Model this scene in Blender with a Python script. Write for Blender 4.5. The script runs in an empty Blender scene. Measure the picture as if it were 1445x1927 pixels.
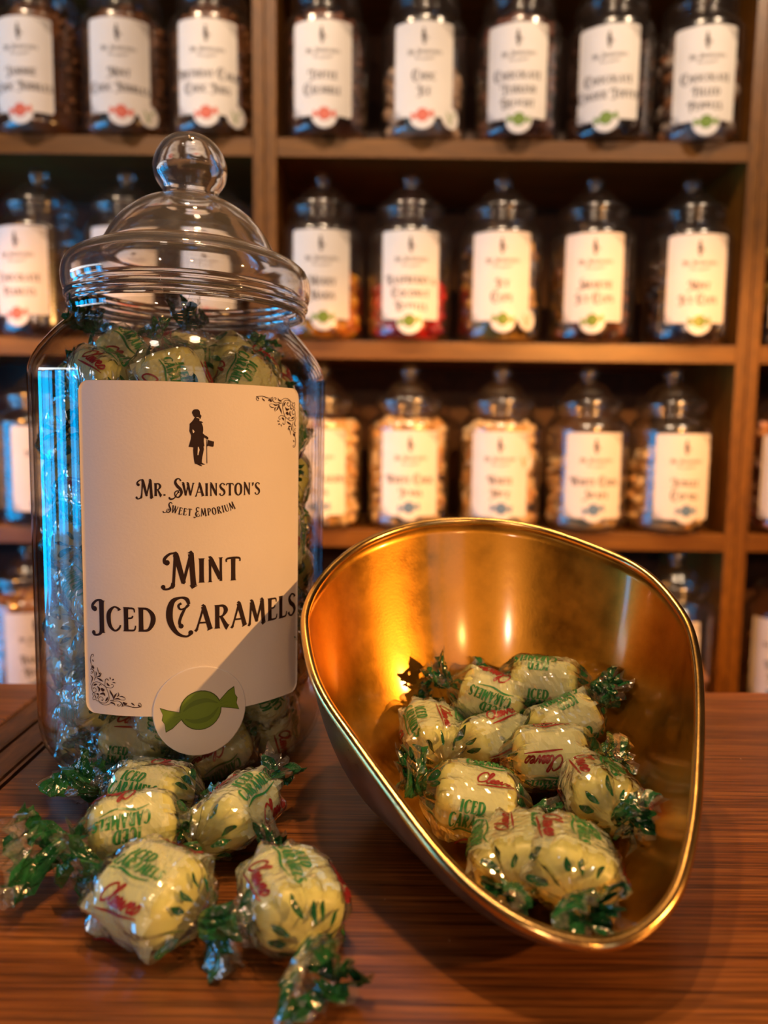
import bpy, bmesh, math, random
from mathutils import Vector, Matrix

# ------------------------------------------------------------------ camera, world, lights, exposure
D2R = math.pi / 180
sc = bpy.context.scene
COL = sc.collection
F_PX, IMG_W, IMG_H = 1370.0, 1445, 1927
CAM_Z, PITCH, ROLL = 0.15, 6.0 * D2R, 0.0125

cam_d = bpy.data.cameras.new('camera')
cam = bpy.data.objects.new('camera', cam_d)
COL.objects.link(cam)
fw = Vector((0, math.cos(PITCH), -math.sin(PITCH)))
r0 = Vector((1, 0, 0)); u0 = Vector((0, math.sin(PITCH), math.cos(PITCH)))
rt = r0 * math.cos(ROLL) + u0 * math.sin(ROLL)
up = u0 * math.cos(ROLL) - r0 * math.sin(ROLL)
cam.matrix_world = Matrix(((rt.x, up.x, -fw.x, 0), (rt.y, up.y, -fw.y, 0), (rt.z, up.z, -fw.z, CAM_Z), (0, 0, 0, 1)))
cam_d.sensor_width = 36; cam_d.sensor_fit = 'AUTO'
cam_d.lens = 36 * F_PX / IMG_H
cam_d.clip_start = 0.01
cam_d.dof.use_dof = True
cam_d.dof.focus_distance = 0.283
cam_d.dof.aperture_fstop = cam_d.lens / 3.7
sc.camera = cam

sc.view_settings.view_transform = 'Standard'
sc.view_settings.look = 'None'
sc.view_settings.gamma = 1.0
sc.view_settings.use_curve_mapping = False
sc.view_settings.exposure = 0.0
cy = sc.cycles
cy.max_bounces = 8; cy.diffuse_bounces = 3; cy.glossy_bounces = 4
cy.transmission_bounces = 8; cy.transparent_max_bounces = 40
cy.caustics_reflective = True; cy.caustics_refractive = False
cy.blur_glossy = 0.5; cy.sample_clamp_indirect = 6.0

w = bpy.data.worlds.new('shop_air'); sc.world = w; w.use_nodes = True
w.node_tree.nodes['Background'].inputs[0].default_value = (1.0, 0.72, 0.5, 1)
w.node_tree.nodes['Background'].inputs[1].default_value = 0.012

def lamp(name, loc, power, color, radius, target=None, spot=None, blend=0.5):
    d = bpy.data.lights.new(name, 'SPOT' if spot else 'POINT')
    d.energy = power; d.color = color; d.shadow_soft_size = radius
    o = bpy.data.objects.new(name, d); COL.objects.link(o); o.location = loc
    if spot:
        d.spot_size = spot * D2R; d.spot_blend = blend
        o.rotation_euler = (Vector(target) - Vector(loc)).to_track_quat('-Z', 'Y').to_euler()
    return o

WARM = (1.0, 0.46, 0.12); WARMW = (1.0, 0.72, 0.46); AMBER = (1.0, 0.40, 0.08)
# ceiling spots that wash the shelves, then two amber ones added lower down
lamp('shelf_spot', (-0.75, 0.15, 1.40), 45, WARMW, 0.016, (-0.40, 1.15, 0.56), 44)
lamp('shelf_spot', (0.05, 0.10, 1.45), 45, WARMW, 0.016, (0.12, 1.15, 0.56), 44)
lamp('shelf_spot', (0.85, 0.15, 1.40), 45, WARMW, 0.016, (0.50, 1.15, 0.56), 44)
lamp('shelf_spot', (0.70, -0.30, 0.60), 125, AMBER, 0.016, (0.28, 1.12, -0.06), 42)  # added low amber spot, brightens the lower rows and misses the scoop
lamp('shelf_spot', (-1.05, 0.15, 0.70), 60, AMBER, 0.016, (-0.45, 1.12, -0.02), 40)  # added low amber spot for the lower rows of the left bay
# lamps above the counter, then two added fills behind the camera
lamp('counter_spot', (-0.16, 0.52, 1.45), 38, (1.0, 0.54, 0.20), 0.024, (0.0, 0.28, 0.0), 70)
lamp('counter_spot', (0.00, 0.37, 1.45), 36, (1.0, 0.54, 0.20), 0.024, (0.0, 0.28, 0.0), 70)
lamp('counter_spot', (1.05, -0.28, 0.50), 52, (1.0, 0.47, 0.14), 0.016, (0.0, 0.30, 0.05), 60)
lamp('ceiling_downlight', (0.16, 0.05, 1.62), 6.5, (1.0, 0.72, 0.44), 0.07)
lamp('ceiling_downlight', (-0.35, -0.25, 1.62), 3.5, (1.0, 0.86, 0.70), 0.065)
lamp('front_fill', (0.45, -1.5, 0.60), 13, WARM, 0.03)  # added warm fill, lifts the shaded part of the jar label
lamp('front_fill', (-0.45, -1.6, 0.60), 20, (1.0, 0.62, 0.42), 0.03)  # added pinkish fill from the front left for the jar label

# ------------------------------------------------------------------ mesh helpers
class MB:
    def __init__(self):
        self.v = []; self.f = []; self.m = []
    def add(self, vs, fs, mi=0):
        o = len(self.v)
        self.v.extend(tuple(p) for p in vs)
        for f in fs:
            self.f.append(tuple(i + o for i in f)); self.m.append(mi)
    def box(self, x0, x1, y0, y1, z0, z1, mi=0):
        vs = [(x, y, z) for z in (z0, z1) for y in (y0, y1) for x in (x0, x1)]
        self.add(vs, [(0, 2, 3, 1), (4, 5, 7, 6), (0, 1, 5, 4), (2, 6, 7, 3), (0, 4, 6, 2), (1, 3, 7, 5)], mi)
    def lathe(self, prof, n=64, mi=0, cap0=False, cap1=False):
        vs = []; fs = []
        for (r, z) in prof:
            for k in range(n):
                a = 2 * math.pi * k / n
                vs.append((r * math.cos(a), r * math.sin(a), z))
        for i in range(len(prof) - 1):
            for k in range(n):
                k2 = (k + 1) % n
                fs.append((i * n + k, i * n + k2, (i + 1) * n + k2, (i + 1) * n + k))
        if cap0: fs.append(tuple(range(n - 1, -1, -1)))
        if cap1: fs.append(tuple((len(prof) - 1) * n + k for k in range(n)))
        self.add(vs, fs, mi)
    def grid(self, fn, nu, nv, mi=0, wrap=False):
        vs = [fn(i, j) for j in range(nv) for i in range(nu)]
        fs = []
        for j in range(nv - 1):
            for i in range(nu if wrap else nu - 1):
                i2 = (i + 1) % nu
                fs.append((j * nu + i, j * nu + i2, (j + 1) * nu + i2, (j + 1) * nu + i))
        self.add(vs, fs, mi)
    def mesh(self, name, mats, smooth=True):
        me = bpy.data.meshes.new(name)
        me.from_pydata(self.v, [], self.f)
        for m in mats: me.materials.append(m)
        me.polygons.foreach_set('material_index', self.m)
        me.polygons.foreach_set('use_smooth', [smooth] * len(self.f))
        me.update()
        return me
    def build(self, name, mats, parent=None, smooth=True, bevel=0):
        if not isinstance(mats, (list, tuple)): mats = [mats]
        o = bpy.data.objects.new(name, self.mesh(name, mats, smooth))
        COL.objects.link(o)
        if parent: o.parent = parent
        if bevel:
            b = o.modifiers.new('bevel', 'BEVEL'); b.width = bevel; b.segments = 2; b.limit_method = 'ANGLE'
        return o

def empty(name, loc=(0, 0, 0), rz=0.0):
    o = bpy.data.objects.new(name, None); COL.objects.link(o)
    o.location = loc; o.rotation_euler = (0, 0, rz); o.empty_display_size = 0.02
    return o
def tag(o, label, cat, group=None, kind=None):
    o['label'] = label; o['category'] = cat
    if group: o['group'] = group
    if kind: o['kind'] = kind
    return o
def child(name, me, parent):
    o = bpy.data.objects.new(name, me); COL.objects.link(o); o.parent = parent
    return o
def structure(o):
    o['kind'] = 'structure'; return o
def catmull(P, n, closed=False):
    out = []; N = len(P); rng = range(N if closed else N - 1)
    g = (lambda i: P[i % N]) if closed else (lambda i: P[max(0, min(N - 1, i))])
    for i in rng:
        a, b, c, d = g(i - 1), g(i), g(i + 1), g(i + 2)
        for k in range(n):
            t = k / n
            out.append(tuple(.5 * (2 * b[q] + (c[q] - a[q]) * t + (2 * a[q] - 5 * b[q] + 4 * c[q] - d[q]) * t * t
                                   + (3 * b[q] - a[q] - 3 * c[q] + d[q]) * t ** 3) for q in range(len(b))))
    if not closed: out.append(tuple(P[-1]))
    return out

# ------------------------------------------------------------------ materials
def new_mat(name):
    m = bpy.data.materials.new(name); m.use_nodes = True
    nt = m.node_tree; nt.nodes.clear()
    out = nt.nodes.new('ShaderNodeOutputMaterial')
    return m, nt, out
def N(nt, t, **kw):
    n = nt.nodes.new(t)
    for k, v in kw.items():
        if k.startswith('i_'):
            n.inputs[k[2:].replace('_', ' ')].default_value = v
        else: setattr(n, k, v)
    return n
def principled(name, col, rough=0.5, metal=0.0, spec=0.5, bump=0.0, bscale=200, var=0.0, vscale=8.0, coat=0.0, sheen=0.0, emit=None, estr=0):
    m, nt, out = new_mat(name)
    p = N(nt, 'ShaderNodeBsdfPrincipled')
    p.inputs['Base Color'].default_value = (*col, 1); p.inputs['Roughness'].default_value = rough
    p.inputs['Metallic'].default_value = metal; p.inputs['Specular IOR Level'].default_value = spec
    p.inputs['Coat Weight'].default_value = coat; p.inputs['Coat Roughness'].default_value = 0.08
    if emit:
        p.inputs['Emission Color'].default_value = (*emit, 1); p.inputs['Emission Strength'].default_value = estr
    tc = N(nt, 'ShaderNodeTexCoord')
    if var:
        nz = N(nt, 'ShaderNodeTexNoise'); nz.inputs['Scale'].default_value = vscale; nz.inputs['Detail'].default_value = 4
        nt.links.new(tc.outputs['Object'], nz.inputs['Vector'])
        mr = N(nt, 'ShaderNodeMapRange'); mr.inputs['From Min'].default_value = .3; mr.inputs['From Max'].default_value = .7
        mr.inputs['To Min'].default_value = 1 - var; mr.inputs['To Max'].default_value = 1 + var
        nt.links.new(nz.outputs['Fac'], mr.inputs['Value'])
        hs = N(nt, 'ShaderNodeHueSaturation'); hs.inputs['Color'].default_value = (*col, 1)
        nt.links.new(mr.outputs['Result'], hs.inputs['Value']); nt.links.new(hs.outputs['Color'], p.inputs['Base Color'])
    if bump:
        nz = N(nt, 'ShaderNodeTexNoise'); nz.inputs['Scale'].default_value = bscale; nz.inputs['Detail'].default_value = 3
        nt.links.new(tc.outputs['Object'], nz.inputs['Vector'])
        b = N(nt, 'ShaderNodeBump'); b.inputs['Strength'].default_value = bump; b.inputs['Distance'].default_value = 0.002
        nt.links.new(nz.outputs['Fac'], b.inputs['Height']); nt.links.new(b.outputs['Normal'], p.inputs['Normal'])
    nt.links.new(p.outputs[0], out.inputs[0])
    return m
def film(name, ior=1.5, rough=0.02, tint=(1, 1, 1), boost=1.0, bump=0.0, bscale=150, haze=0.0, hazecol=(.8, .8, .8)):
    """clear thin plastic: what is not mirrored at the Fresnel rate goes straight through"""
    m, nt, out = new_mat(name)
    tr = N(nt, 'ShaderNodeBsdfTransparent'); tr.inputs[0].default_value = (*tint, 1)
    gl = N(nt, 'ShaderNodeBsdfGlossy'); gl.inputs['Roughness'].default_value = rough
    fr = N(nt, 'ShaderNodeFresnel')
    gm = N(nt, 'ShaderNodeNewGeometry')          # a wall this thin mirrors the same from both of its faces
    mi = N(nt, 'ShaderNodeMapRange'); mi.inputs['To Min'].default_value = ior; mi.inputs['To Max'].default_value = 1 / ior
    nt.links.new(gm.outputs['Backfacing'], mi.inputs['Value']); nt.links.new(mi.outputs[0], fr.inputs['IOR'])
    fac = fr.outputs[0]
    if boost != 1.0:
        mm = N(nt, 'ShaderNodeMath', operation='MULTIPLY', use_clamp=True); mm.inputs[1].default_value = boost
        nt.links.new(fac, mm.inputs[0]); fac = mm.outputs[0]
    if bump:
        tc = N(nt, 'ShaderNodeTexCoord')
        nz = N(nt, 'ShaderNodeTexNoise'); nz.inputs['Scale'].default_value = bscale; nz.inputs['Detail'].default_value = 2
        nt.links.new(tc.outputs['Object'], nz.inputs['Vector'])
        b = N(nt, 'ShaderNodeBump'); b.inputs['Strength'].default_value = bump; b.inputs['Distance'].default_value = 0.001
        nt.links.new(nz.outputs['Fac'], b.inputs['Height'])
        nt.links.new(b.outputs[0], gl.inputs['Normal'])
    base = tr.outputs[0]
    if haze:
        df = N(nt, 'ShaderNodeBsdfDiffuse'); df.inputs[0].default_value = (*hazecol, 1)
        mh = N(nt, 'ShaderNodeMixShader'); mh.inputs[0].default_value = haze
        nt.links.new(tr.outputs[0], mh.inputs[1]); nt.links.new(df.outputs[0], mh.inputs[2]); base = mh.outputs[0]
    mx = N(nt, 'ShaderNodeMixShader')
    nt.links.new(fac, mx.inputs[0]); nt.links.new(base, mx.inputs[1]); nt.links.new(gl.outputs[0], mx.inputs[2])
    nt.links.new(mx.outputs[0], out.inputs[0])
    return m
def wood(name, dark, mid, light, stretch=(3, 40, 40), rough=0.4, spec=0.5, fine=1.0, coat=0.0, detail_scale=1.0, pores=.25):
    m, nt, out = new_mat(name)
    p = N(nt, 'ShaderNodeBsdfPrincipled'); p.inputs['Roughness'].default_value = rough
    p.inputs['Specular IOR Level'].default_value = spec; p.inputs['Coat Weight'].default_value = coat
    tc = N(nt, 'ShaderNodeTexCoord')
    mp = N(nt, 'ShaderNodeMapping'); mp.inputs['Scale'].default_value = stretch
    nt.links.new(tc.outputs['Object'], mp.inputs[0])
    wob = N(nt, 'ShaderNodeTexNoise'); wob.inputs['Scale'].default_value = 1.3; wob.inputs['Detail'].default_value = 2
    nt.links.new(mp.outputs[0], wob.inputs['Vector'])
    n1 = N(nt, 'ShaderNodeTexNoise'); n1.inputs['Scale'].default_value = 2.2 * detail_scale; n1.inputs['Detail'].default_value = 6; n1.inputs['Roughness'].default_value = .6; n1.inputs['Distortion'].default_value = .6
    nt.links.new(mp.outputs[0], n1.inputs['Vector'])
    mp2 = N(nt, 'ShaderNodeMapping'); mp2.inputs['Scale'].default_value = (stretch[0] * 3, stretch[1] * 9, stretch[2] * 9)
    nt.links.new(tc.outputs['Object'], mp2.inputs[0])
    n2 = N(nt, 'ShaderNodeTexNoise'); n2.inputs['Scale'].default_value = 2.5; n2.inputs['Detail'].default_value = 3
    nt.links.new(mp2.outputs[0], n2.inputs['Vector'])
    mx = N(nt, 'ShaderNodeMix'); mx.data_type = 'FLOAT'; mx.inputs[0].default_value = 0.35 * fine
    nt.links.new(n1.outputs['Fac'], mx.inputs[2]); nt.links.new(n2.outputs['Fac'], mx.inputs[3])
    cr = N(nt, 'ShaderNodeValToRGB')
    e = cr.color_ramp.elements
    e[0].position = .33; e[0].color = (*dark, 1); e[1].position = .66; e[1].color = (*light, 1)
    k = e.new(.48); k.color = (*mid, 1)
    nt.links.new(mx.outputs[0], cr.inputs[0])
    mp3 = N(nt, 'ShaderNodeMapping'); mp3.inputs['Scale'].default_value = (stretch[0] * 4, stretch[1] * 14, stretch[2] * 14)
    nt.links.new(tc.outputs['Object'], mp3.inputs[0])
    n3 = N(nt, 'ShaderNodeTexNoise'); n3.inputs['Scale'].default_value = 1.6; n3.inputs['Detail'].default_value = 4; n3.inputs['Roughness'].default_value = .65
    nt.links.new(mp3.outputs[0], n3.inputs['Vector'])
    pr = N(nt, 'ShaderNodeMapRange'); pr.inputs['From Min'].default_value = .40; pr.inputs['From Max'].default_value = .54
    pr.inputs['To Min'].default_value = 1 - pores; pr.inputs['To Max'].default_value = 1.06
    nt.links.new(n3.outputs['Fac'], pr.inputs[0])
    hv = N(nt, 'ShaderNodeHueSaturation'); nt.links.new(pr.outputs[0], hv.inputs['Value']); nt.links.new(cr.outputs[0], hv.inputs['Color'])
    nt.links.new(hv.outputs[0], p.inputs['Base Color'])
    b = N(nt, 'ShaderNodeBump'); b.inputs['Strength'].default_value = .12; b.inputs['Distance'].default_value = .001
    nt.links.new(mx.outputs[0], b.inputs['Height']); nt.links.new(b.outputs[0], p.inputs['Normal'])
    nt.links.new(p.outputs[0], out.inputs[0])
    return m

M_PLAST = film('clear_plastic', 1.49, 0.03, (.955, .948, .938), boost=1.4)
M_SJAR = film('shelf_jar_plastic', 1.49, 0.19, (.97, .955, .945), boost=1.8)
def clear(name, rough, tint, haze=.05):
    m, nt, out = new_mat(name)
    g = N(nt, 'ShaderNodeBsdfGlass'); g.inputs['Color'].default_value = (*tint, 1); g.inputs['Roughness'].default_value = rough; g.inputs['IOR'].default_value = 1.49
    d = N(nt, 'ShaderNodeBsdfDiffuse'); d.inputs[0].default_value = (.85, .82, .80, 1)
    mx = N(nt, 'ShaderNodeMixShader'); mx.inputs[0].default_value = haze
    nt.links.new(g.outputs[0], mx.inputs[1]); nt.links.new(d.outputs[0], mx.inputs[2])
    nt.links.new(mx.outputs[0], out.inputs[0]); return m
M_LID = clear('clear_lid_plastic', .03, (.98, .975, .97))
M_FILM = film('cellophane', 1.5, 0.06, (.985, .985, .975), boost=3.2, bump=.25, bscale=170, haze=.03)
M_FILMW = film('pale_printed_cellophane', 1.5, 0.06, (.985, .985, .975), boost=3.2, bump=.25, bscale=170, haze=.36, hazecol=(.70, .82, .70))
M_FILM2 = film('twisted_cellophane', 1.5, 0.08, (.96, .97, .95), boost=2.4, bump=.6, bscale=300, haze=.05, hazecol=(.85, .85, .8))
M_GREEN = principled('green_print_film', (.012, .085, .028), .12, spec=.9, bump=.5, bscale=300, var=.5, vscale=220)
M_CARAMEL = principled('mint_caramel', (.68, .70, .26), .35, spec=.4, var=.08, vscale=120)
M_INKG = principled('green_ink', (.015, .16, .045), .35)
M_INKR = principled('maroon_ink', (.20, .012, .018), .35)
M_PAPER = principled('label_paper', (.81, .75, .69), .55, spec=.3, bump=.05, bscale=900, var=.02, vscale=40)
M_INK = principled('label_ink', (.030, .014, .012), .55, spec=.2)
M_INKSOFT = principled('ornament_ink', (.05, .022, .018), .55, spec=.2)
M_STICK = principled('sticker_paper', (.80, .74, .69), .35, spec=.5)
M_RIM = principled('sticker_edge', (.88, .84, .80), .3)
M_SG = [principled('sweet_green', (.17, .28, .025), .4), principled('sweet_green_band', (.12, .20, .02), .4), principled('sweet_outline', (.06, .09, .015), .4)]
M_SR = [principled('sweet_red', (.75, .16, .10), .4), principled('sweet_red_band', (.60, .10, .07), .4), principled('sweet_red_outline', (.4, .06, .04), .4)]
M_SB = [principled('sweet_blue', (.14, .24, .38), .4), principled('sweet_blue_band', (.09, .17, .30), .4), principled('sweet_blue_outline', (.05, .09, .18), .4)]
M_LEAF = principled('leaf_green', (.28, .36, .16), .5)
M_COUNTER = wood('counter_walnut', (.055, .016, .004), (.15, .047, .010), (.27, .100, .025), (2.6, 46, 46), .30, .5, 1.2, pores=.62)
M_STRIP = wood('dark_moulding_wood', (.030, .012, .005), (.070, .027, .011), (.125, .052, .022), (40, 3, 40), .42, pores=.4)
M_GAP = principled('dark_gap', (.004, .002, .0015), .9)
M_SHELF = wood('shelf_oak', (.10, .033, .003), (.165, .060, .006), (.235, .092, .011), (2.5, 30, 30), .38)
M_UPRIGHT = wood('upright_oak', (.10, .033, .003), (.165, .060, .006), (.235, .092, .011), (30, 30, 2.0), .38)
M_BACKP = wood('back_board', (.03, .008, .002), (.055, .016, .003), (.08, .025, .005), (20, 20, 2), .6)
M_CREAM = principled('painted_plaster', (.20, .13, .08), .8, var=.05, vscale=3)
M_DARKW = principled('dark_painted_wall', (.06, .030, .018), .8, var=.08, vscale=3)
M_FLOOR = wood('floor_boards', (.05, .025, .012), (.10, .05, .025), (.15, .08, .04), (2, 14, 14), .5)

def brass(name, rough, col, dirt, lacquer=0.0):
    m, nt, out = new_mat(name)
    p = N(nt, 'ShaderNodeBsdfPrincipled'); p.inputs['Metallic'].default_value = 1.0
    p.inputs['Coat Weight'].default_value = lacquer; p.inputs['Coat Roughness'].default_value = .12
    tc = N(nt, 'ShaderNodeTexCoord')
    nz = N(nt, 'ShaderNodeTexNoise'); nz.inputs['Scale'].default_value = 45; nz.inputs['Detail'].default_value = 9; nz.inputs['Roughness'].default_value = .7
    nt.links.new(tc.outputs['Object'], nz.inputs['Vector'])
    sp = N(nt, 'ShaderNodeTexNoise'); sp.inputs['Scale'].default_value = 900; sp.inputs['Detail'].default_value = 2
    nt.links.new(tc.outputs['Object'], sp.inputs['Vector'])
    cr = N(nt, 'ShaderNodeValToRGB'); e = cr.color_ramp.elements
    e[0].position = .3; e[0].color = (*[c * dirt for c in col], 1); e[1].position = .7; e[1].color = (*col, 1)
    nt.links.new(nz.outputs['Fac'], cr.inputs[0]); nt.links.new(cr.outputs[0], p.inputs['Base Color'])
    mr = N(nt, 'ShaderNodeMapRange'); mr.inputs['From Min'].default_value = .3; mr.inputs['From Max'].default_value = .7
    mr.inputs['To Min'].default_value = rough * .75; mr.inputs['To Max'].default_value = rough * 1.3
    nt.links.new(nz.outputs['Fac'], mr.inputs[0]); nt.links.new(mr.outputs[0], p.inputs['Roughness'])
    b = N(nt, 'ShaderNodeBump'); b.inputs['Strength'].default_value = .05; b.inputs['Distance'].default_value = .0006
    nt.links.new(sp.outputs['Fac'], b.inputs['Height']); nt.links.new(b.outputs[0], p.inputs['Normal'])
    nt.links.new(p.outputs[0], out.inputs[0])
    return m
M_BRASS = brass('aged_brass', .36, (.60, .285, .028), .58, .8)
M_BEAD = brass('polished_brass_bead', .20, (.85, .55, .20), .9)
M_BRASSO = brass('dull_brass_outside', .32, (.62, .50, .36), .7)

# ------------------------------------------------------------------ room shell
def slab(name, *b, mat):
    mb = MB(); mb.box(*b); return structure(mb.build(name, mat, smooth=False))
slab('floor', -2.4, 2.4, -2.6, 1.6, -1.05, -1.0, mat=M_FLOOR)
slab('ceiling', -2.4, 2.4, -2.6, 1.6, 1.75, 1.80, mat=M_CREAM)
slab('wall_back', -2.4, 2.4, 1.52, 1.6, -1.0, 1.75, mat=M_DARKW)
slab('wall_right', 2.3, 2.4, -2.6, 1.52, -1.0, 1.75, mat=M_CREAM)
slab('wall_left', -2.4, -2.3, -2.6, 1.52, -1.0, 1.75, mat=M_DARKW)
slab('wall_front', -2.3, 2.3, -2.6, -2.5, -1.0, 1.75, mat=M_DARKW)

# shop front window in the front wall and a lit drinks cooler on the left: both show up in the gloss of the jars
M_PANE = principled('window_daylight', (.1, .1, .1), .1, emit=(.75, .86, 1.0), estr=0.8)
M_FRAME = principled('window_paint', (.03, .025, .02), .4)
wf = MB()
for x in (0.55, 1.10, 1.65): wf.box(x - .03, x + .03, -2.5, -2.44, -.1, 1.35)
for z in (-.1, .65, 1.35): wf.box(.52, 1.68, -2.5, -2.445, z - .03, z + .03)
win = structure(wf.build('window_1', M_FRAME, smooth=False))
wp = MB(); wp.box(.55, 1.65, -2.5, -2.485, -.1, 1.35); child('pane', wp.mesh('pane', [M_PANE], False), win)

cool = empty('drinks_cooler', (-1.62, .28, -1.0))
tag(cool, 'tall glass fronted drinks cooler glowing cyan at the left wall', 'cooler')
mb = MB(); mb.box(-.55, -.02, -.72, .72, 0, 1.45); mb.build('cabinet', principled('cooler_black', (.02, .02, .022), .4), cool, False, .01)
M_CYAN = principled('cooler_glow', (.02, .05, .06), .2, emit=(.0, .42, 1.0), estr=11.0)
for y0, y1 in ((-.60, -.46), (-.22, -.04), (.18, .30), (.46, .62)):
    mb = MB(); mb.box(-.02, .0, y0, y1, .42, 1.33); mb.build('lit_panel', M_CYAN, cool, False)
mb = MB(); mb.box(-.02, .004, -.62, .62, 1.36, 1.44); mb.build('added_header_glow', principled('added_glow_white', (.1, .1, .1), .3, emit=(.9, .95, 1.0), estr=7.0), cool, False)  # added white glowing strip, puts a pale streak beside the cyan reflections

# ------------------------------------------------------------------ shelving
YF, YB = 1.10, 1.36
TOPS = [.8625, .5755, .289, .0065, -.276, -.560, -.845]
def unit(x0, x1, label, grain):
    t = empty('shelving_unit', ((x0 + x1) / 2, YF, -1.0)); tag(t, label, 'shelves', 'wooden shelving units')
    ox, oz = -(x0 + x1) / 2, 1.0
    for xa in (x0, x1 - .0172):
        mb = MB(); mb.box(xa + ox, xa + .0172 + ox, 0, YB - YF, 0, 1.93)
        mb.build('upright', M_UPRIGHT, t, False, .0012)
    for z in TOPS:
        mb = MB(); mb.box(x0 + .0175 + ox, x1 - .0175 + ox, .003, YB - YF - .008, z - .018 + oz, z + oz)
        s = mb.build('shelf', M_SHELF, t, False, .001)
        mb = MB(); mb.box(x0 + .0175 + ox, x1 - .0175 + ox, 0, .003, z - .0265 + oz, z + oz)
        mb.build('front_edge', M_SHELF, s, False, .0008)
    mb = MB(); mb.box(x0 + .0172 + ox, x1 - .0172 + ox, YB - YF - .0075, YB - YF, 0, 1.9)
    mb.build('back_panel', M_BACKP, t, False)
    return t
unit(-.1787, .5370, 'brown wooden shelving unit in the middle, between the two pairs of uprights', 1)
unit(-.8950, -.1793, 'brown wooden shelving unit on the left, behind the large jar', 2)
unit(.5376, 1.2533, 'brown wooden shelving unit at the right edge of the picture', 3)

# ------------------------------------------------------------------ counter
ct = empty('shop_counter', (0, .2, -1.0)); tag(ct, 'brown wood grain shop counter with a dark grooved strip at left', 'counter')
cz = 1.0
YE0, YE1 = -.25 - .2, .4225 - .2
mb = MB(); mb.box(-.1605, 1.1, YE0, YE1, -.032 + cz, cz); mb.build('worktop', M_COUNTER, ct, False, .0015)
mb = MB(); mb.box(-1.0, -.1965, YE0, YE1, -.032 + cz, cz); mb.build('worktop', M_COUNTER, ct, False, .0015)
mb = MB()
def yprof(pts):
    n = len(pts)
    vs = [(x, YE0, z + cz) for x, z in pts] + [(x, YE1, z + cz) for x, z in pts]
    fs = [(i, i + n, i + 1 + n, i + 1) for i in range(n - 1)]
    fs += [tuple(range(n)), tuple(range(2 * n - 1, n - 1, -1))]
    mb.add(vs, fs)
yprof([(-.1962, -.032), (-.1962, -.0016), (-.1958, -.0012), (-.1830, -.0012), (-.1822, -.0018), (-.1818, -.0062), (-.1806, -.0062), (-.1803, -.0020),
       (-.1795, -.0014), (-.1680, -.0012), (-.1668, -.0016), (-.1662, -.0050), (-.1655, -.0050), (-.1652, -.0018), (-.1636, -.0018), (-.1632, -.032)])
mb.build('grooved_strip', M_STRIP, ct, False)
mb = MB(); mb.box(-.163, -.1607, YE0, YE1, -.032 + cz, -.010 + cz); mb.build('joint', M_GAP, ct, False)
mb = MB(); mb.box(-.98, 1.08, YE0 + .05, YE1 - .03, 0, -.0325 + cz); mb.build('cabinet_front', M_STRIP, ct, False, .002)

rnd = random.Random(4)
mb = MB()
def crumb(x, y, s):
    vs = [(x + s * rnd.uniform(-1, 1), y + s * rnd.uniform(-1, 1), .0001 + s * rnd.uniform(0, .8)) for _ in range(4)]
    mb.add(vs, [(0, 1, 2), (0, 2, 3), (0, 3, 1), (1, 3, 2)])
for k in range(70):
    x = rnd.uniform(-.155, -.095); y = rnd.uniform(.225, .33)
    if (x + .097) ** 2 + (y - .35) ** 2 < .07 ** 2: continue
    crumb(x, y, rnd.choice((.0002, .0003, .0004)))
for x, y in ((.002, .222), (.021, .203), (.008, .26), (.13, .31), (.15, .36), (.17, .33)): crumb(x, y, .0005)
tag(mb.build('crumbs', principled('sugar_crumb', (.75, .65, .55), .6), None, False),
    'scattered tiny pale sugar crumbs on the brown counter', 'crumbs', None, 'stuff')

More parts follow.
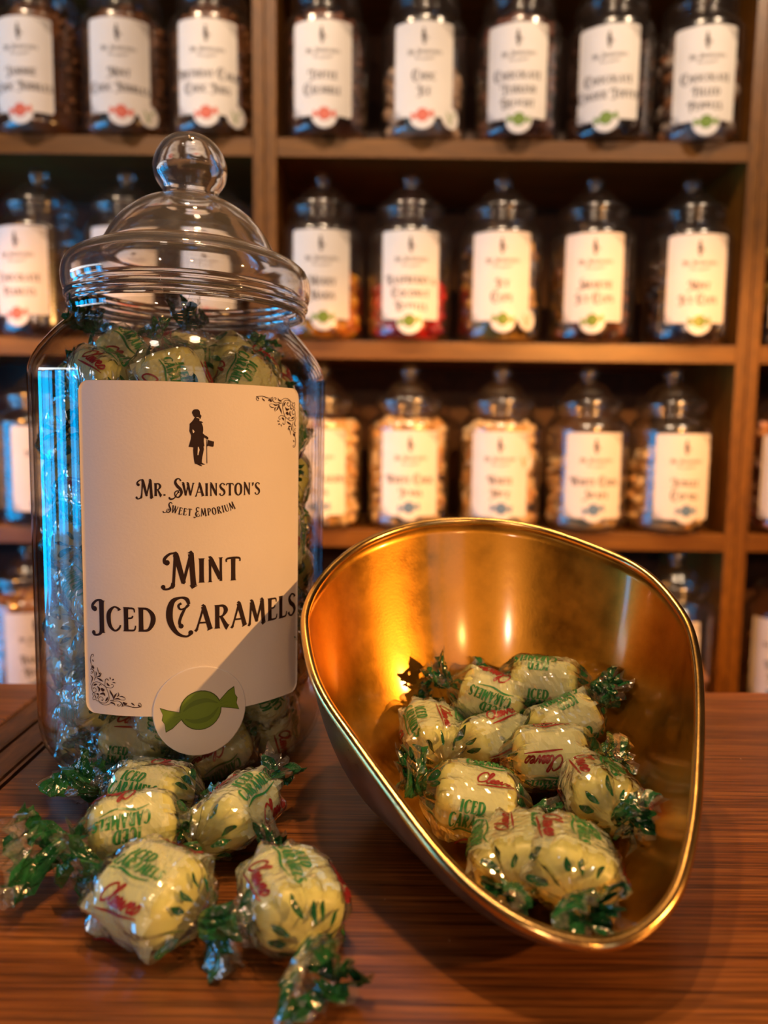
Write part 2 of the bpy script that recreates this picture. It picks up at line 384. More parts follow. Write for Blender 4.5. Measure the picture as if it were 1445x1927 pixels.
# ------------------------------------------------------------------ lettering (drawn strokes, small capitals with swash initials)
def stem(x, y0=0., y1=1., w=.2, fl=.30):
    return [(x, y0, fl), (x, y0 + .07 * (y1 - y0), w), (x, y0 + .93 * (y1 - y0), w), (x, y1, fl)]
T_, K_ = .09, .2
G = {
 'A': (.74, [[(.06, 0, .2), (.10, .07, T_), (.37, .97, .10)], [(.34, 1, .16), (.38, .93, K_), (.62, .07, K_), (.64, 0, .30)], [(.17, .30, .08), (.52, .30, .08)]]),
 'B': (.66, [stem(.17), [(.15, .96, .08), (.40, .96, .12), (.52, .78, .18), (.40, .57, .10), (.18, .54, .07)], [(.18, .54, .07), (.46, .52, .12), (.56, .28, .2), (.42, .05, .11), (.15, .04, .08)]]),
 'C': (.70, [[(.62, .86, .17), (.56, .95, .10), (.38, 1.0, .08), (.17, .78, .18), (.13, .48, .2), (.2, .17, .16), (.40, -.01, .09), (.58, .08, .09), (.66, .24, .07)]]),
 'D': (.76, [stem(.17), [(.15, .96, .08), (.42, .95, .11), (.64, .70, .19), (.65, .38, .2), (.46, .06, .12), (.15, .04, .08)]]),
 'E': (.60, [stem(.17), [(.15, .96, .08), (.48, .96, .08), (.53, .80, .05)], [(.17, .54, .07), (.40, .56, .08), (.46, .66, .06)], [(.15, .04, .08), (.50, .04, .08), (.57, .24, .05)]]),
 'F': (.56, [stem(.17), [(.15, .96, .08), (.48, .96, .08), (.54, .78, .05)], [(.17, .52, .07), (.38, .54, .08), (.44, .64, .06)]]),
 'G': (.74, [[(.62, .86, .17), (.56, .95, .10), (.38, 1.0, .08), (.17, .78, .18), (.13, .48, .2), (.2, .17, .16), (.40, -.01, .09), (.62, .08, .10)], [(.62, .0, .2), (.62, .40, .2)], [(.46, .42, .08), (.72, .42, .08)]]),
 'H': (.76, [stem(.17), stem(.59), [(.17, .5, .08), (.59, .56, .08)]]),
 'I': (.34, [stem(.17)]),
 'J': (.50, [[(.33, 1, .30), (.33, .92, .2), (.33, .25, .2), (.25, .02, .12), (.08, -.02, .10), (.04, .10, .12)]]),
 'K': (.74, [stem(.17), [(.20, .45, .07), (.56, .97, .10)], [(.28, .58, .14), (.58, .07, .2), (.64, 0, .28)]]),
 'L': (.56, [stem(.17), [(.15, .04, .08), (.47, .05, .09), (.54, .26, .05)]]),
 'M': (.94, [[(.08, 0, .22), (.11, .07, .11), (.18, .96, .11)], [(.16, 1, .18), (.22, .92, K_), (.46, .08, .16)], [(.44, .06, .10), (.70, .97, .11)], [(.70, 1, .24), (.72, .93, K_), (.79, .07, K_), (.80, 0, .30)]]),
 'N': (.78, [[(.15, 0, .22), (.15, .07, .11), (.15, .95, .11)], [(.12, 1, .18), (.2, .92, K_), (.58, .10, .18)], [(.60, 0, .12), (.60, .93, .11), (.60, 1, .22)]]),
 'O': (.78, [[(.39, 1.0, .09), (.18, .82, .18), (.13, .5, .2), (.18, .18, .18), (.39, 0, .09), (.60, .18, .18), (.65, .5, .2), (.60, .82, .18), (.39, 1.0, .09)]]),
 'P': (.62, [stem(.17), [(.15, .96, .08), (.42, .96, .12), (.54, .74, .19), (.42, .50, .10), (.18, .46, .07)]]),
 'R': (.72, [stem(.17), [(.15, .96, .08), (.42, .96, .12), (.54, .76, .19), (.40, .53, .09), (.20, .50, .07)], [(.33, .50, .12), (.55, .08, K_), (.63, 0, .28)]]),
 'S': (.60, [[(.50, .84, .15), (.44, .95, .09), (.28, .99, .09), (.13, .82, .15), (.22, .60, .2), (.43, .42, .2), (.49, .2, .16), (.32, .01, .09), (.15, .04, .09), (.08, .18, .15)]]),
 'T': (.66, [stem(.33, 0, .97), [(.03, .80, .06), (.08, .95, .09), (.58, .95, .09), (.63, .80, .06)]]),
 'U': (.74, [[(.15, 1, .30), (.15, .93, K_), (.15, .3, K_), (.24, .04, .13), (.40, 0, .09), (.56, .08, .09), (.60, .3, .1), (.60, .93, .1), (.60, 1, .22)]]),
 'V': (.72, [[(.08, 1, .30), (.12, .93, K_), (.35, .05, .16)], [(.35, .02, .1), (.60, .97, .11), (.62, 1, .2)]]),
 'W': (1.0, [[(.06, 1, .28), (.10, .93, K_), (.28, .05, .16)], [(.28, .03, .1), (.48, .93, .1)], [(.42, 1, .24), (.47, .93, K_), (.66, .05, .16)], [(.66, .03, .1), (.88, .97, .11), (.9, 1, .2)]]),
 'X': (.7, [[(.08, 1, .28), (.6, 0, .28)], [(.1, 0, .1), (.58, 1, .1)]]),
 'Y': (.68, [stem(.34, 0, .5, .2, .26), [(.06, 1, .26), (.10, .93, K_), (.34, .48, .16)], [(.34, .48, .09), (.56, .95, .1), (.6, 1, .2)]]),
 'Z': (.62, [[(.08, .80, .05), (.12, .95, .09), (.52, .95, .09)], [(.52, .96, .12), (.10, .05, .2)], [(.08, .04, .09), (.50, .04, .09), (.56, .22, .05)]]),
 '&': (.74, [[(.66, .42, .12), (.5, .08, .1), (.28, 0, .12), (.12, .22, .18), (.26, .50, .1), (.46, .74, .1), (.36, .95, .1), (.22, .86, .12), (.26, .6, .14), (.64, .02, .18)]]),
 '.': (.28, [[(.12, .02, .17), (.12, .14, .17)]]),
 "'": (.24, [[(.12, 1.02, .2), (.13, .88, .15), (.06, .72, .05)]]),
 ' ': (.36, []),
}
def ball(x, y, r=.10):
    return [(x - r, y, r * .6), (x - r * .6, y, r * 1.7), (x, y, r * 2.1), (x + r * .6, y, r * 1.7), (x + r, y, r * .6)]
def scaled(strokes, sx, sy, dx, dy, ws):
    return [[(x * sx + dx, y * sy + dy, w_ * ws) for x, y, w_ in s] for s in strokes]
def swash(ch):
    """taller initial with curled terminals; returns advance, strokes"""
    if ch == 'C':
        return 1.18, [[(.98, 1.12, .12), (.90, 1.34, .16), (.66, 1.42, .09), (.34, 1.28, .20), (.20, .85, .27), (.24, .35, .25), (.50, -.10, .16), (.86, -.26, .09), (1.06, -.14, .12)],
                      ball(1.05, -.10, .10), [(.98, 1.12, .12), (.86, .98, .08), (.64, .92, .08), (.56, 1.08, .1), (.68, 1.18, .1)], [(.92, 1.10, .06), (.72, .75, .12), (.60, .40, .12), (.64, .22, .14)], ball(.66, .2, .10)]
    if ch == 'S':
        return .86, [[(.78, 1.20, .14), (.66, 1.38, .09), (.44, 1.34, .14), (.34, 1.10, .2), (.48, .82, .24), (.76, .52, .24), (.82, .2, .2), (.60, -.10, .12), (.34, -.02, .1), (.30, .28, .09), (.52, .42, .09), (.62, .24, .12)],
                     [(.76, .66, .05), (.50, .22, .07), (.26, -.16, .09), (-.02, -.26, .14), (-.16, -.18, .13)], ball(-.14, -.16, .08)]
    if ch == 'E':
        return .84, [[(.72, 1.08, .16), (.56, 1.24, .09), (.30, 1.10, .18), (.30, .80, .18), (.56, .66, .09), (.66, .74, .1)], [(.56, .66, .09), (.26, .52, .18), (.20, .20, .24), (.40, -.08, .12), (.72, -.02, .09), (.78, .22, .06)],
                     [(.66, .5, .05), (.42, .1, .07), (.12, -.22, .1), (-.08, -.22, .13)], ball(-.06, -.18, .08)]
    adv, st = G[ch]
    out = scaled(st, 1.18, 1.34, .36, -.12, 1.15)
    if ch in 'MINTBRPFDHKLWYUVJ':
        x0 = .36 + (.18 if ch not in 'IT' else .17 if ch == 'I' else .12) * 1.18
        out += [[(x0, 1.20, .20), (x0 - .06, 1.26, .09), (x0 - .24, 1.22, .10), (x0 - .42, 1.04, .13), (x0 - .42, .86, .12), (x0 - .30, .84, .12)], ball(x0 - .33, .87, .11)]
    if ch in 'MINTJ':
        x0 = .36 + (.10 if ch == 'M' else .17 if ch in 'IN' else .33) * 1.18
        out += [[(x0, .0, .16), (x0 - .06, -.16, .12), (x0 - .22, -.25, .09), (x0 - .38, -.24, .10), (x0 - .44, -.14, .10)], ball(x0 - .40, -.16, .09)]
    return adv * 1.18 + .32, out
def layout(words, initial=True, track=.03):
    """-> strokes, width (cap height 1)"""
    x = 0.; out = []; first = True
    for ch in words:
        if ch == ' ': x += .34; first = True; continue
        if initial and first and ch.isalpha(): adv, st = swash(ch)
        else: adv, st = G[ch]
        first = False
        out += [[(a + x, b, c) for a, b, c in s] for s in st]
        x += adv + track
    return out, x
def ribbon(mb, stroke, fn, n=4, mi=0):
    """stroke -> quads following it; fn maps (x, y) to a 3-D point"""
    pts = catmull(stroke, n) if len(stroke) > 2 else [tuple(stroke[0][q] + (stroke[1][q] - stroke[0][q]) * k / n for q in range(3)) for k in range(n + 1)]
    L = []; Rr = []
    for i, (x, y, wd) in enumerate(pts):
        a = pts[max(0, i - 1)]; b = pts[min(len(pts) - 1, i + 1)]
        dx, dy = b[0] - a[0], b[1] - a[1]; l = math.hypot(dx, dy) or 1
        nx, ny = -dy / l * wd / 2, dx / l * wd / 2
        L.append(fn(x + nx, y + ny)); Rr.append(fn(x - nx, y - ny))
    k = len(pts)
    mb.add(L + Rr, [(i, i + 1, k + i + 1, k + i) for i in range(k - 1)], mi)
def flat_poly(mb, pts, fn, mi=0):
    from mathutils.geometry import tessellate_polygon
    tris = tessellate_polygon([[Vector((x, y, 0)) for x, y in pts]])
    mb.add([fn(x, y) for x, y in pts], [tuple(t) for t in tris], mi)
def star_poly(mb, c, pts, fn, mi=0, rings=3):
    n = len(pts); vs = [fn(*c)]; fs = []
    for r in range(1, rings + 1):
        vs += [fn(c[0] + (x - c[0]) * r / rings, c[1] + (y - c[1]) * r / rings) for x, y in pts]
    for k in range(n):
        fs.append((0, 1 + k, 1 + (k + 1) % n))
        for r in range(rings - 1):
            a = 1 + r * n
            fs.append((a + k, a + n + k, a + n + (k + 1) % n, a + (k + 1) % n))
    mb.add(vs, fs, mi)

# gentleman emblem, outline in crop units -> millimetres
MAN = [(480, 180), (550, 178), (590, 205), (608, 240), (612, 300), (630, 335), (655, 360), (640, 378), (636, 410), (622, 436), (600, 440), (592, 470), (596, 498), (640, 505), (672, 516), (695, 544), (650, 548),
       (672, 600), (690, 660), (694, 740), (684, 830), (730, 880), (780, 905), (830, 945), (828, 990), (812, 1000), (760, 975), (712, 945), (706, 1060), (722, 1185), (700, 1190), (708, 1270), (690, 1370), (668, 1470), (655, 1560), (650, 1640), (690, 1665), (742, 1690), (700, 1700), (640, 1695), (600, 1680), (662, 1728), (640, 1742), (580, 1722), (520, 1690), (460, 1670), (440, 1560), (428, 1420), (420, 1300), (428, 1225), (370, 1215), (300, 1208), (330, 1110), (360, 1000), (372, 900), (350, 840), (326, 780), (334, 660), (334, 580), (390, 525), (440, 460), (470, 400), (440, 370), (415, 320), (400, 270), (415, 225), (445, 192)]
HAT = [(835, 1018), (985, 1056), (970, 1190), (940, 1202), (820, 1176), (790, 1196), (778, 1180), (800, 1120), (815, 1000)]
LEGGAP = [(548, 1205), (570, 1210), (592, 1290), (572, 1370), (560, 1432), (534, 1436), (540, 1330)]
COLLAR = [(512, 398), (560, 400), (604, 424), (600, 434), (556, 418), (515, 410)]
ARMGAP = [(412, 726), (440, 756), (464, 786), (440, 832), (424, 830), (408, 770)]
def emb(p): return ((p[0] - 572) * .0143e-3 + .0001, .1591 - (p[1] - 180) * .01422e-3)

# corner ornament strokes in crop units (x right, y down), width in the same units
ORN = [
 [(85, 345, 16), (160, 328, 16), (240, 322, 18), (330, 352, 20), (410, 366, 14), (470, 345, 14), (485, 325, 10)],
 [(100, 350, 12), (88, 400, 12), (112, 445, 14), (145, 432, 12)], [(110, 352, 14), (140, 385, 30), (130, 410, 10)],
 [(240, 355, 10), (225, 390, 10), (255, 415, 34), (285, 448, 16)],
 [(370, 440, 10), (395, 410, 40), (430, 425, 60), (455, 460, 16)],
 [(470, 340, 14), (470, 390, 26), (500, 445, 18), (560, 480, 12), (630, 470, 14), (680, 460, 12)],
 [(505, 400, 8), (520, 350, 12), (560, 340, 12), (575, 370, 14), (550, 385, 24)],
 [(625, 345, 6), (640, 395, 30), (700, 420, 36), (725, 405, 8)],
 [(720, 395, 10), (790, 350, 12), (860, 338, 12), (940, 365, 12), (985, 410, 10)],
 [(640, 500, 16), (700, 480, 20), (735, 470, 10)], [(650, 520, 10), (560, 545, 34), (500, 520, 10)], [(505, 520, 8), (440, 515, 8), (405, 545, 10), (430, 600, 16)],
 [(640, 540, 12), (620, 620, 36), (580, 690, 10)], [(580, 600, 10), (540, 640, 26), (550, 720, 8)], [(430, 590, 16), (470, 612, 24), (530, 610, 6)],
 [(650, 510, 10), (665, 600, 34), (705, 690, 38), (735, 780, 6)],
 [(985, 420, 12), (900, 385, 14), (810, 410, 14), (755, 500, 16), (755, 620, 14), (790, 760, 14), (830, 850, 14), (920, 920, 14), (1000, 955, 14), (1080, 930, 14), (1130, 850, 14), (1140, 740, 14), (1120, 660, 12), (1080, 655, 12), (1040, 690, 12), (1045, 760, 14), (1090, 780, 14), (1105, 740, 20)],
 [(985, 500, 12), (950, 550, 12), (905, 545, 12), (880, 495, 14), (900, 455, 20), (925, 470, 12)], [(840, 440, 8), (800, 500, 44), (780, 570, 8)],
 [(835, 580, 10), (870, 650, 54), (950, 625, 20)], [(845, 760, 20), (885, 750, 80), (925, 790, 30)], [(980, 680, 14), (965, 770, 44), (1015, 830, 14)], [(1010, 890, 14), (1060, 870, 44), (1100, 840, 10)], [(910, 870, 8), (945, 890, 22), (960, 850, 8)],
 [(980, 430, 12), (1030, 430, 12), (1060, 470, 12), (1110, 440, 12), (1125, 500, 12), (1100, 540, 12), (1130, 590, 12), (1100, 640, 12), (1050, 610, 12), (1000, 640, 14), (985, 580, 16), (1010, 520, 14), (985, 470, 12), (985, 430, 12)],
 [(990, 610, 40), (1020, 600, 24)], [(1040, 480, 10), (1060, 540, 24), (1090, 600, 10)],
 [(830, 850, 12), (780, 830, 12), (700, 825, 12), (650, 870, 12), (655, 920, 10)], [(835, 860, 10), (830, 960, 12), (820, 1040, 14), (790, 1065, 16), (760, 1040, 18), (765, 1015, 14)],
 [(730, 880, 14), (770, 910, 50), (790, 960, 8)], [(600, 970, 8), (635, 980, 26), (670, 985, 8)], [(640, 1080, 14), (655, 1060, 36), (675, 1040, 8)], [(700, 1060, 8), (715, 1090, 26), (722, 1130, 6)], [(665, 930, 20), (700, 915, 10)],
 [(870, 980, 6), (930, 1020, 44), (1020, 1070, 12)], [(1175, 840, 6), (1150, 920, 12), (1125, 1000, 26), (1125, 1060, 30), (1165, 1110, 10)], [(1070, 985, 12), (1060, 1050, 18), (1030, 1090, 12)],
 [(1020, 1100, 8), (950, 1120, 36), (920, 1170, 10)], [(905, 1190, 20), (960, 1180, 24), (930, 1230, 8)], [(960, 1180, 10), (985, 1270, 20), (1000, 1360, 8)], [(1040, 1090, 8), (1025, 1180, 30), (1040, 1240, 8)],
 [(1075, 1090, 8), (1075, 1180, 10), (1090, 1260, 20), (1150, 1290, 14), (1160, 1260, 10)], [(1165, 1180, 10), (1130, 1170, 14), (1120, 1215, 16), (1150, 1225, 10)],
 [(1070, 1320, 20), (1100, 1340, 60), (1110, 1400, 16)], [(1135, 1300, 12), (1140, 1400, 12), (1155, 1500, 18), (1155, 1590, 16), (1130, 1680, 16), (1090, 1700, 14), (1075, 1660, 12), (1105, 1640, 10)], [(1080, 1500, 10), (1100, 1530, 30), (1110, 1560, 8)],
]
def orn_pt(x, y): return (.0236 + (x - 80) * .02018e-3, .1655 - (y - 310) * .01507e-3)
def orn_strokes(flip):
    out = []
    for s in ORN:
        q = []
        for x, y, w_ in s:
            u, v = orn_pt(x, y)
            if flip: u, v = -u + .0006, .205 - v
            q.append((u, v, w_ * .0185e-3))
        out.append(q)
    return out

CANDY_BODY = [(math.cos(a) * .0049, math.sin(a) * .0049) for a in [k * 2 * math.pi / 28 for k in range(28)]]
WING = [(.0047, .0007), (.0075, .0025), (.0092, .0030), (.0090, .0010), (.0094, .0), (.0089, -.0012), (.0092, -.0030), (.0075, -.0020), (.0047, -.0007)]
def label_set(Rj, alpha, lines, sweet, lo=.036, hi=.1695, half=.0476, tilt=0.0, stick_u=0.0, stick_z=.0372, stick_tilt=12., det=1, vegan=None, dv=0.0, text_sz=.0095, base=.0905, gap=.0194, sw=True):
    """label meshes wrapped on a cylinder of radius Rj whose middle faces alpha degrees from -Y towards +X"""
    a0 = alpha * D2R; ca, sa = math.cos(tilt * D2R), math.sin(tilt * D2R); vm = (lo + hi) / 2
    def wrap(off):
        rr = Rj + off
        def fn(u, v):
            v0 = v - vm
            uu, vv = u * ca - v0 * sa, u * sa + v0 * ca + vm
            a = a0 + uu / Rj
            return (rr * math.sin(a), -rr * math.cos(a), vv)
        return fn
    def wrapc(off):
        g = wrap(off)
        return lambda u, v: g(u, v + dv)
    res = {}
    mb = MB(); cr_ = .0042; nu = 48
    vs_ = [0, .15, .4, .7, 1.0]
    rows = [lo + cr_ * (1 - math.cos(t * math.pi / 2)) for t in vs_] + [lo + cr_ + (hi - lo - 2 * cr_) * k / 8 for k in range(1, 8)] + [hi - cr_ * (1 - math.cos(t * math.pi / 2)) for t in reversed(vs_)]
    def hw(v):
        d = min(v - lo, hi - v)
        return half if d >= cr_ else half - cr_ + math.sqrt(max(0, cr_ ** 2 - (cr_ - d) ** 2))
    f1, f0 = wrap(.00030), wrap(.00006)
    for f in (f1, f0):
        mb.grid(lambda i, j, f=f: f(hw(rows[j]) * (2 * i / (nu - 1) - 1), rows[j]), nu, len(rows))
    nr = len(rows); o = nu * nr
    edge = [i for i in range(nu)] + [j * nu + nu - 1 for j in range(1, nr)] + [(nr - 1) * nu + i for i in range(nu - 2, -1, -1)] + [j * nu for j in range(nr - 2, 0, -1)]
    for k in range(len(edge)):
        p, q = edge[k], edge[(k + 1) % len(edge)]
        mb.f.append((p, q, q + o, p + o)); mb.m.append(0)
    res['label'] = mb.mesh('label', [M_PAPER])
    fp = wrapc(.00042)
    mb = MB()
    def put(text, size, base, cx=0., arc=0., initial=True, track=.03, maxw=.090):
        st, wd = layout(text, initial, track)
        xs = [p[0] for s in st for p in s]; x0, x1 = min(xs), max(xs)
        sx = size * min(1.0, maxw / ((x1 - x0) * size))
        def fn(x, y):
            u = (x - (x0 + x1) / 2) * sx + cx
            if arc:
                ang = u / arc
                return fp(math.sin(ang) * (arc - y * size) , base + arc * (1 - math.cos(ang)) + y * size * math.cos(ang))
            return fp(u, base + y * size)
        for s in st: ribbon(mb, s, fn, 4 if det else 2)
    put("MR. SWAINSTON'S", .0049, .1252, .0006, maxw=.0492)
    put('SWEET EMPORIUM', .0028, .1172, .0004, arc=.040, maxw=.0285, track=.10)
    res['shop_name'] = mb.mesh('shop_name', [M_INK], False)
    mb = MB()
    b = base
    for ln in lines:
        put(ln, text_sz, b, .0008, maxw=.0895, initial=sw); b -= gap
    res['sweet_name'] = mb.mesh('sweet_name', [M_INK], False)
    mb = MB()
    flat_poly(mb, [emb(p) for p in MAN], fp); flat_poly(mb, [emb(p) for p in HAT], fp)
    ribbon(mb, [(*emb((783, 1000)), .00026), (*emb((784, 1400)), .00024), (*emb((786, 1660)), .0003)], fp, 4)
    fw_ = wrapc(.00050)
    for g in (LEGGAP, COLLAR, ARMGAP): flat_poly(mb, [emb(p) for p in g], fw_, 1)
    res['emblem'] = mb.mesh('emblem', [M_INK, M_PAPER], False)
    for nm, fl in (('a', False), ('b', True)):
        mb = MB()
        for s in orn_strokes(fl): ribbon(mb, s, fp, 4 if det else 2)
        res['orn' + nm] = mb.mesh('corner_ornament', [M_INKSOFT], False)
    # round sticker
    SR = .0187
    def disc(c, r, n=40): return [(c[0] + r * math.cos(2 * math.pi * k / n), c[1] + r * math.sin(2 * math.pi * k / n)) for k in range(n)]
    sc_ = (stick_u, stick_z)
    mb = MB(); fs_ = wrap(.00062); fe = wrap(.00006)
    star_poly(mb, sc_, disc(sc_, SR - .0004), fs_, 0, 5)
    d0, d1 = disc(sc_, SR - .0004), disc(sc_, SR)
    n = len(d0)
    mb.add([fs_(*p) for p in d0] + [fs_(*p) for p in d1] + [fe(*p) for p in d1], [(k, n + k, n + (k + 1) % n, (k + 1) % n) for k in range(n)] + [(n + k, 2 * n + k, 2 * n + (k + 1) % n, n + (k + 1) % n) for k in range(n)], 1)
    res['sticker'] = mb.mesh('round_sticker', [M_STICK, M_RIM])
    # sweet picture
    ct_, st_ = math.cos(stick_tilt * D2R), math.sin(stick_tilt * D2R)
    k_ = 1.62 if det else 1.75
    def rot(p, s=1): return (sc_[0] + s * k_ * (p[0] * ct_ - p[1] * st_), sc_[1] + .0004 + s * k_ * (p[0] * st_ + p[1] * ct_))
    f1_, f2_, f3_ = wrap(.00068), wrap(.00074), wrap(.00080)
    mb = MB()
    for sgn in (1, -1):
        wg = [(p[0] * sgn, p[1] * sgn) for p in WING]
        cw = (.0074 * sgn, 0)
        star_poly(mb, rot(cw), [rot((cw[0] + (p[0] - cw[0]) * 1.07, p[1] * 1.1)) for p in wg], f1_, 2, 1)
        star_poly(mb, rot(cw), [rot(p) for p in wg], f2_, 0, 1)
        for q in (-.0006, .0, .0006): ribbon(mb, [(*rot((.0050 * sgn, q)), .0002), (*rot((.0068 * sgn, q * 2)), .0001)], f3_, 3, 1)
    star_poly(mb, rot((0, 0)), [rot(p, 1.05) for p in CANDY_BODY], f1_, 2)
    star_poly(mb, rot((0, 0)), [rot(p) for p in CANDY_BODY], f2_, 0)
    for yy in (.0021, -.0024):
        s = [(-.0041, yy * .45, .0003), (-.0022, yy * .95, .0010), (0, yy * 1.12, .0013), (.0022, yy * .95, .0010), (.0044, yy * .25, .0002)]
        ribbon(mb, [(*rot(p[:2]), p[2] * k_) for p in s], f3_, 5, 1)
    res['picture'] = mb.mesh('sweet_picture', sweet, False)
    if vegan:
        c = vegan; SV = .0150
        mb = MB(); star_poly(mb, c, disc(c, SV), wrap(.00056), 0, 5); n = 40
        d1 = disc(c, SV); fs2 = wrap(.00056)
        mb.add([fs2(*p) for p in d1] + [fe(*p) for p in d1], [(k, n + k, n + (k + 1) % n, (k + 1) % n) for k in range(n)], 0)
        res['vegan'] = mb.mesh('leaf_sticker', [M_STICK])
        mb = MB(); fv = wrap(.00066)
        ribbon(mb, [(c[0] - .008, c[1] + .007, .0012), (c[0] - .004, c[1], .0035), (c[0] - .001, c[1] - .009, .0022), (c[0] + .001, c[1] - .002, .0014), (c[0] + .004, c[1] + .006, .0018)], fv, 5)
        ribbon(mb, [(c[0] + .0015, c[1] + .004, .0004), (c[0] + .005, c[1] + .006, .0035), (c[0] + .0085, c[1] + .009, .0004)], fv, 5)
        res['leaf'] = mb.mesh('leaf_print', [M_LEAF], False)
    return res
def attach_labels(root, res):
    lb = child('label', res['label'], root)
    child('shop_name', res['shop_name'], lb); (child('sweet_name', res['sweet_name'], lb) if len(res['sweet_name'].vertices) else None); child('emblem', res['emblem'], lb)
    child('corner_ornament', res['orna'], lb); child('corner_ornament', res['ornb'], lb)
    s = child('round_sticker', res['sticker'], root); child('sweet_picture', res['picture'], s)
    if 'vegan' in res:
        v = child('leaf_sticker', res['vegan'], root); child('leaf_print', res['leaf'], v)

# ------------------------------------------------------------------ jar meshes
BODY = [(.0, .0022), (.040, .0022), (.047, .0005), (.0530, .0004), (.0585, .0018), (.0630, .0055), (.0657, .0110), (.0668, .0185), (.0670, .028), (.0670, .045), (.0670, .075), (.0670, .110), (.0670, .140), (.0670, .158), (.0670, .168), (.0670, .1725), (.0669, .1752), (.0663, .1782), (.0649, .1818), (.0624, .1860), (.0590, .1905), (.0550, .1950), (.0518, .1980), (.0502, .2000), (.0499, .2022), (.0502, .2040)]
LIDP = [(.0515, .2052), (.0530, .2045), (.0538, .2058), (.0536, .2072), (.0547, .2084), (.0549, .2098), (.0546, .2110), (.0553, .2124), (.0558, .2150), (.0559, .2180), (.0557, .2205), (.0550, .2230), (.0535, .2255), (.0505, .2280), (.0465, .2300), (.0428, .2312), (.0403, .2322), (.0389, .2340), (.0374, .2366), (.0348, .2412), (.0312, .2460), (.0266, .2502), (.0214, .2536), (.0166, .2556), (.0134, .2568),
        (.0124, .2586), (.0126, .2604), (.0141, .2626), (.0157, .2652), (.0165, .2682), (.0167, .2702), (.0163, .2730), (.0150, .2766), (.0126, .2803), (.0096, .2830), (.0060, .2845), (.0025, .2851), (.0, .2852)]
def jar_meshes(s, n, mbody, mlid, wide=1.0):
    body = [(r * wide, z) for r, z in catmull(BODY, 3)]; lid = [(r * wide, z) for r, z in catmull(LIDP, 3)]
    th = .0016
    def inner(prof, t):
        out = []
        for i, (r, z) in enumerate(prof):
            a = prof[max(0, i - 1)]; b = prof[min(len(prof) - 1, i + 1)]
            dr, dz = b[0] - a[0], b[1] - a[1]; l = math.hypot(dr, dz) or 1
            out.append((max(0, r - dz / l * t), z + dr / l * t))
        return out
    mb = MB(); q = [(max(r, 0) * s, z * s) for r, z in body]; mb.lathe(q, n)
    ii = inner(q, th * s); mb.lathe(list(reversed(ii)), n)
    mb.lathe([q[-1], ii[-1]], n)
    b = mb.mesh('jar_body', [mbody])
    mb = MB(); q = [(max(r, 0) * s, z * s) for r, z in lid]; mb.lathe(q, n)
    k = next(i for i, p in enumerate(lid) if p[1] > .2560)
    ii = inner(q, .0018 * s); ii = [p for p in ii if p[0] > 0]
    mb.lathe(list(reversed(ii[:-1])), n); mb.lathe([q[0], ii[0]], n)
    # screw thread ribs inside the lid skirt
    for z in (.2075, .2110, .2145):
        mb.lathe([(.0498 * s * wide, (z - .0011) * s), (.0512 * s * wide, z * s), (.0498 * s * wide, (z + .0011) * s)], n)
    l = mb.mesh('lid', [mlid])
    return b, l

JX, JY, RJ = -.097, .350, .067
jb, jl = jar_meshes(1.0, 128, M_PLAST, M_LID)
jar = empty('sweet_jar', (JX, JY, .0003))
tag(jar, 'large clear plastic jar of green wrapped sweets standing in front on the counter', 'jar')
child('jar_body', jb, jar)
lid = child('lid', jl, jar)
lid.location = (.0014, 0, .0004); lid.rotation_euler = (0, .6 * D2R, 0)      # the cap sits a touch askew
jar.rotation_euler = (0, .35 * D2R, 0)
attach_labels(jar, label_set(RJ, 20.0, ['MINT', 'ICED CARAMELS'], M_SG))

# ------------------------------------------------------------------ wrapped caramels
HL, HA, HB, NE = .0146, .0134, .0098, 2.9
def xsec(ph): return (abs(math.cos(ph) / HA) ** NE + abs(math.sin(ph) / HB) ** NE) ** (-1 / NE)
def long_(x, h=HL, m=4.2): return max(0., 1 - abs(x / h) ** m) ** (1 / m)
def caramel_mesh(seed):
    r_ = random.Random(seed); mb = MB(); nu, nv = 30, 17
    ph0 = [r_.uniform(0, 6.28) for _ in range(6)]
    def fn(i, j):
        ph = 2 * math.pi * i / nu; t = -math.pi / 2 + math.pi * j / (nv - 1)
        x = HL * math.copysign(abs(math.sin(t)) ** .75, math.sin(t)); g = long_(x)
        d = 1 + .025 * math.sin(2 * ph + ph0[0]) + .02 * math.sin(3 * ph + x * 200 + ph0[1])
        r = xsec(ph) * g * d
        return (x, r * math.cos(ph), r * math.sin(ph))
    mb.grid(fn, nu, nv, wrap=True)
    return mb.mesh('caramel', [M_CARAMEL])
NECK = .0205
def wrap_radius(ph, x):
    ax = abs(x)
    body = xsec(ph) * long_(x, HL + .0009, 4.2) + .0007 if ax < HL + .0009 else 0
    t = max(0., min(1., (ax - HL * .55) / (NECK - HL * .55)))
    cone = (xsec(ph) + .0009) * (1 - t) ** .8 + .0026 * t
    return max(body, cone if ax > HL * .55 else body)
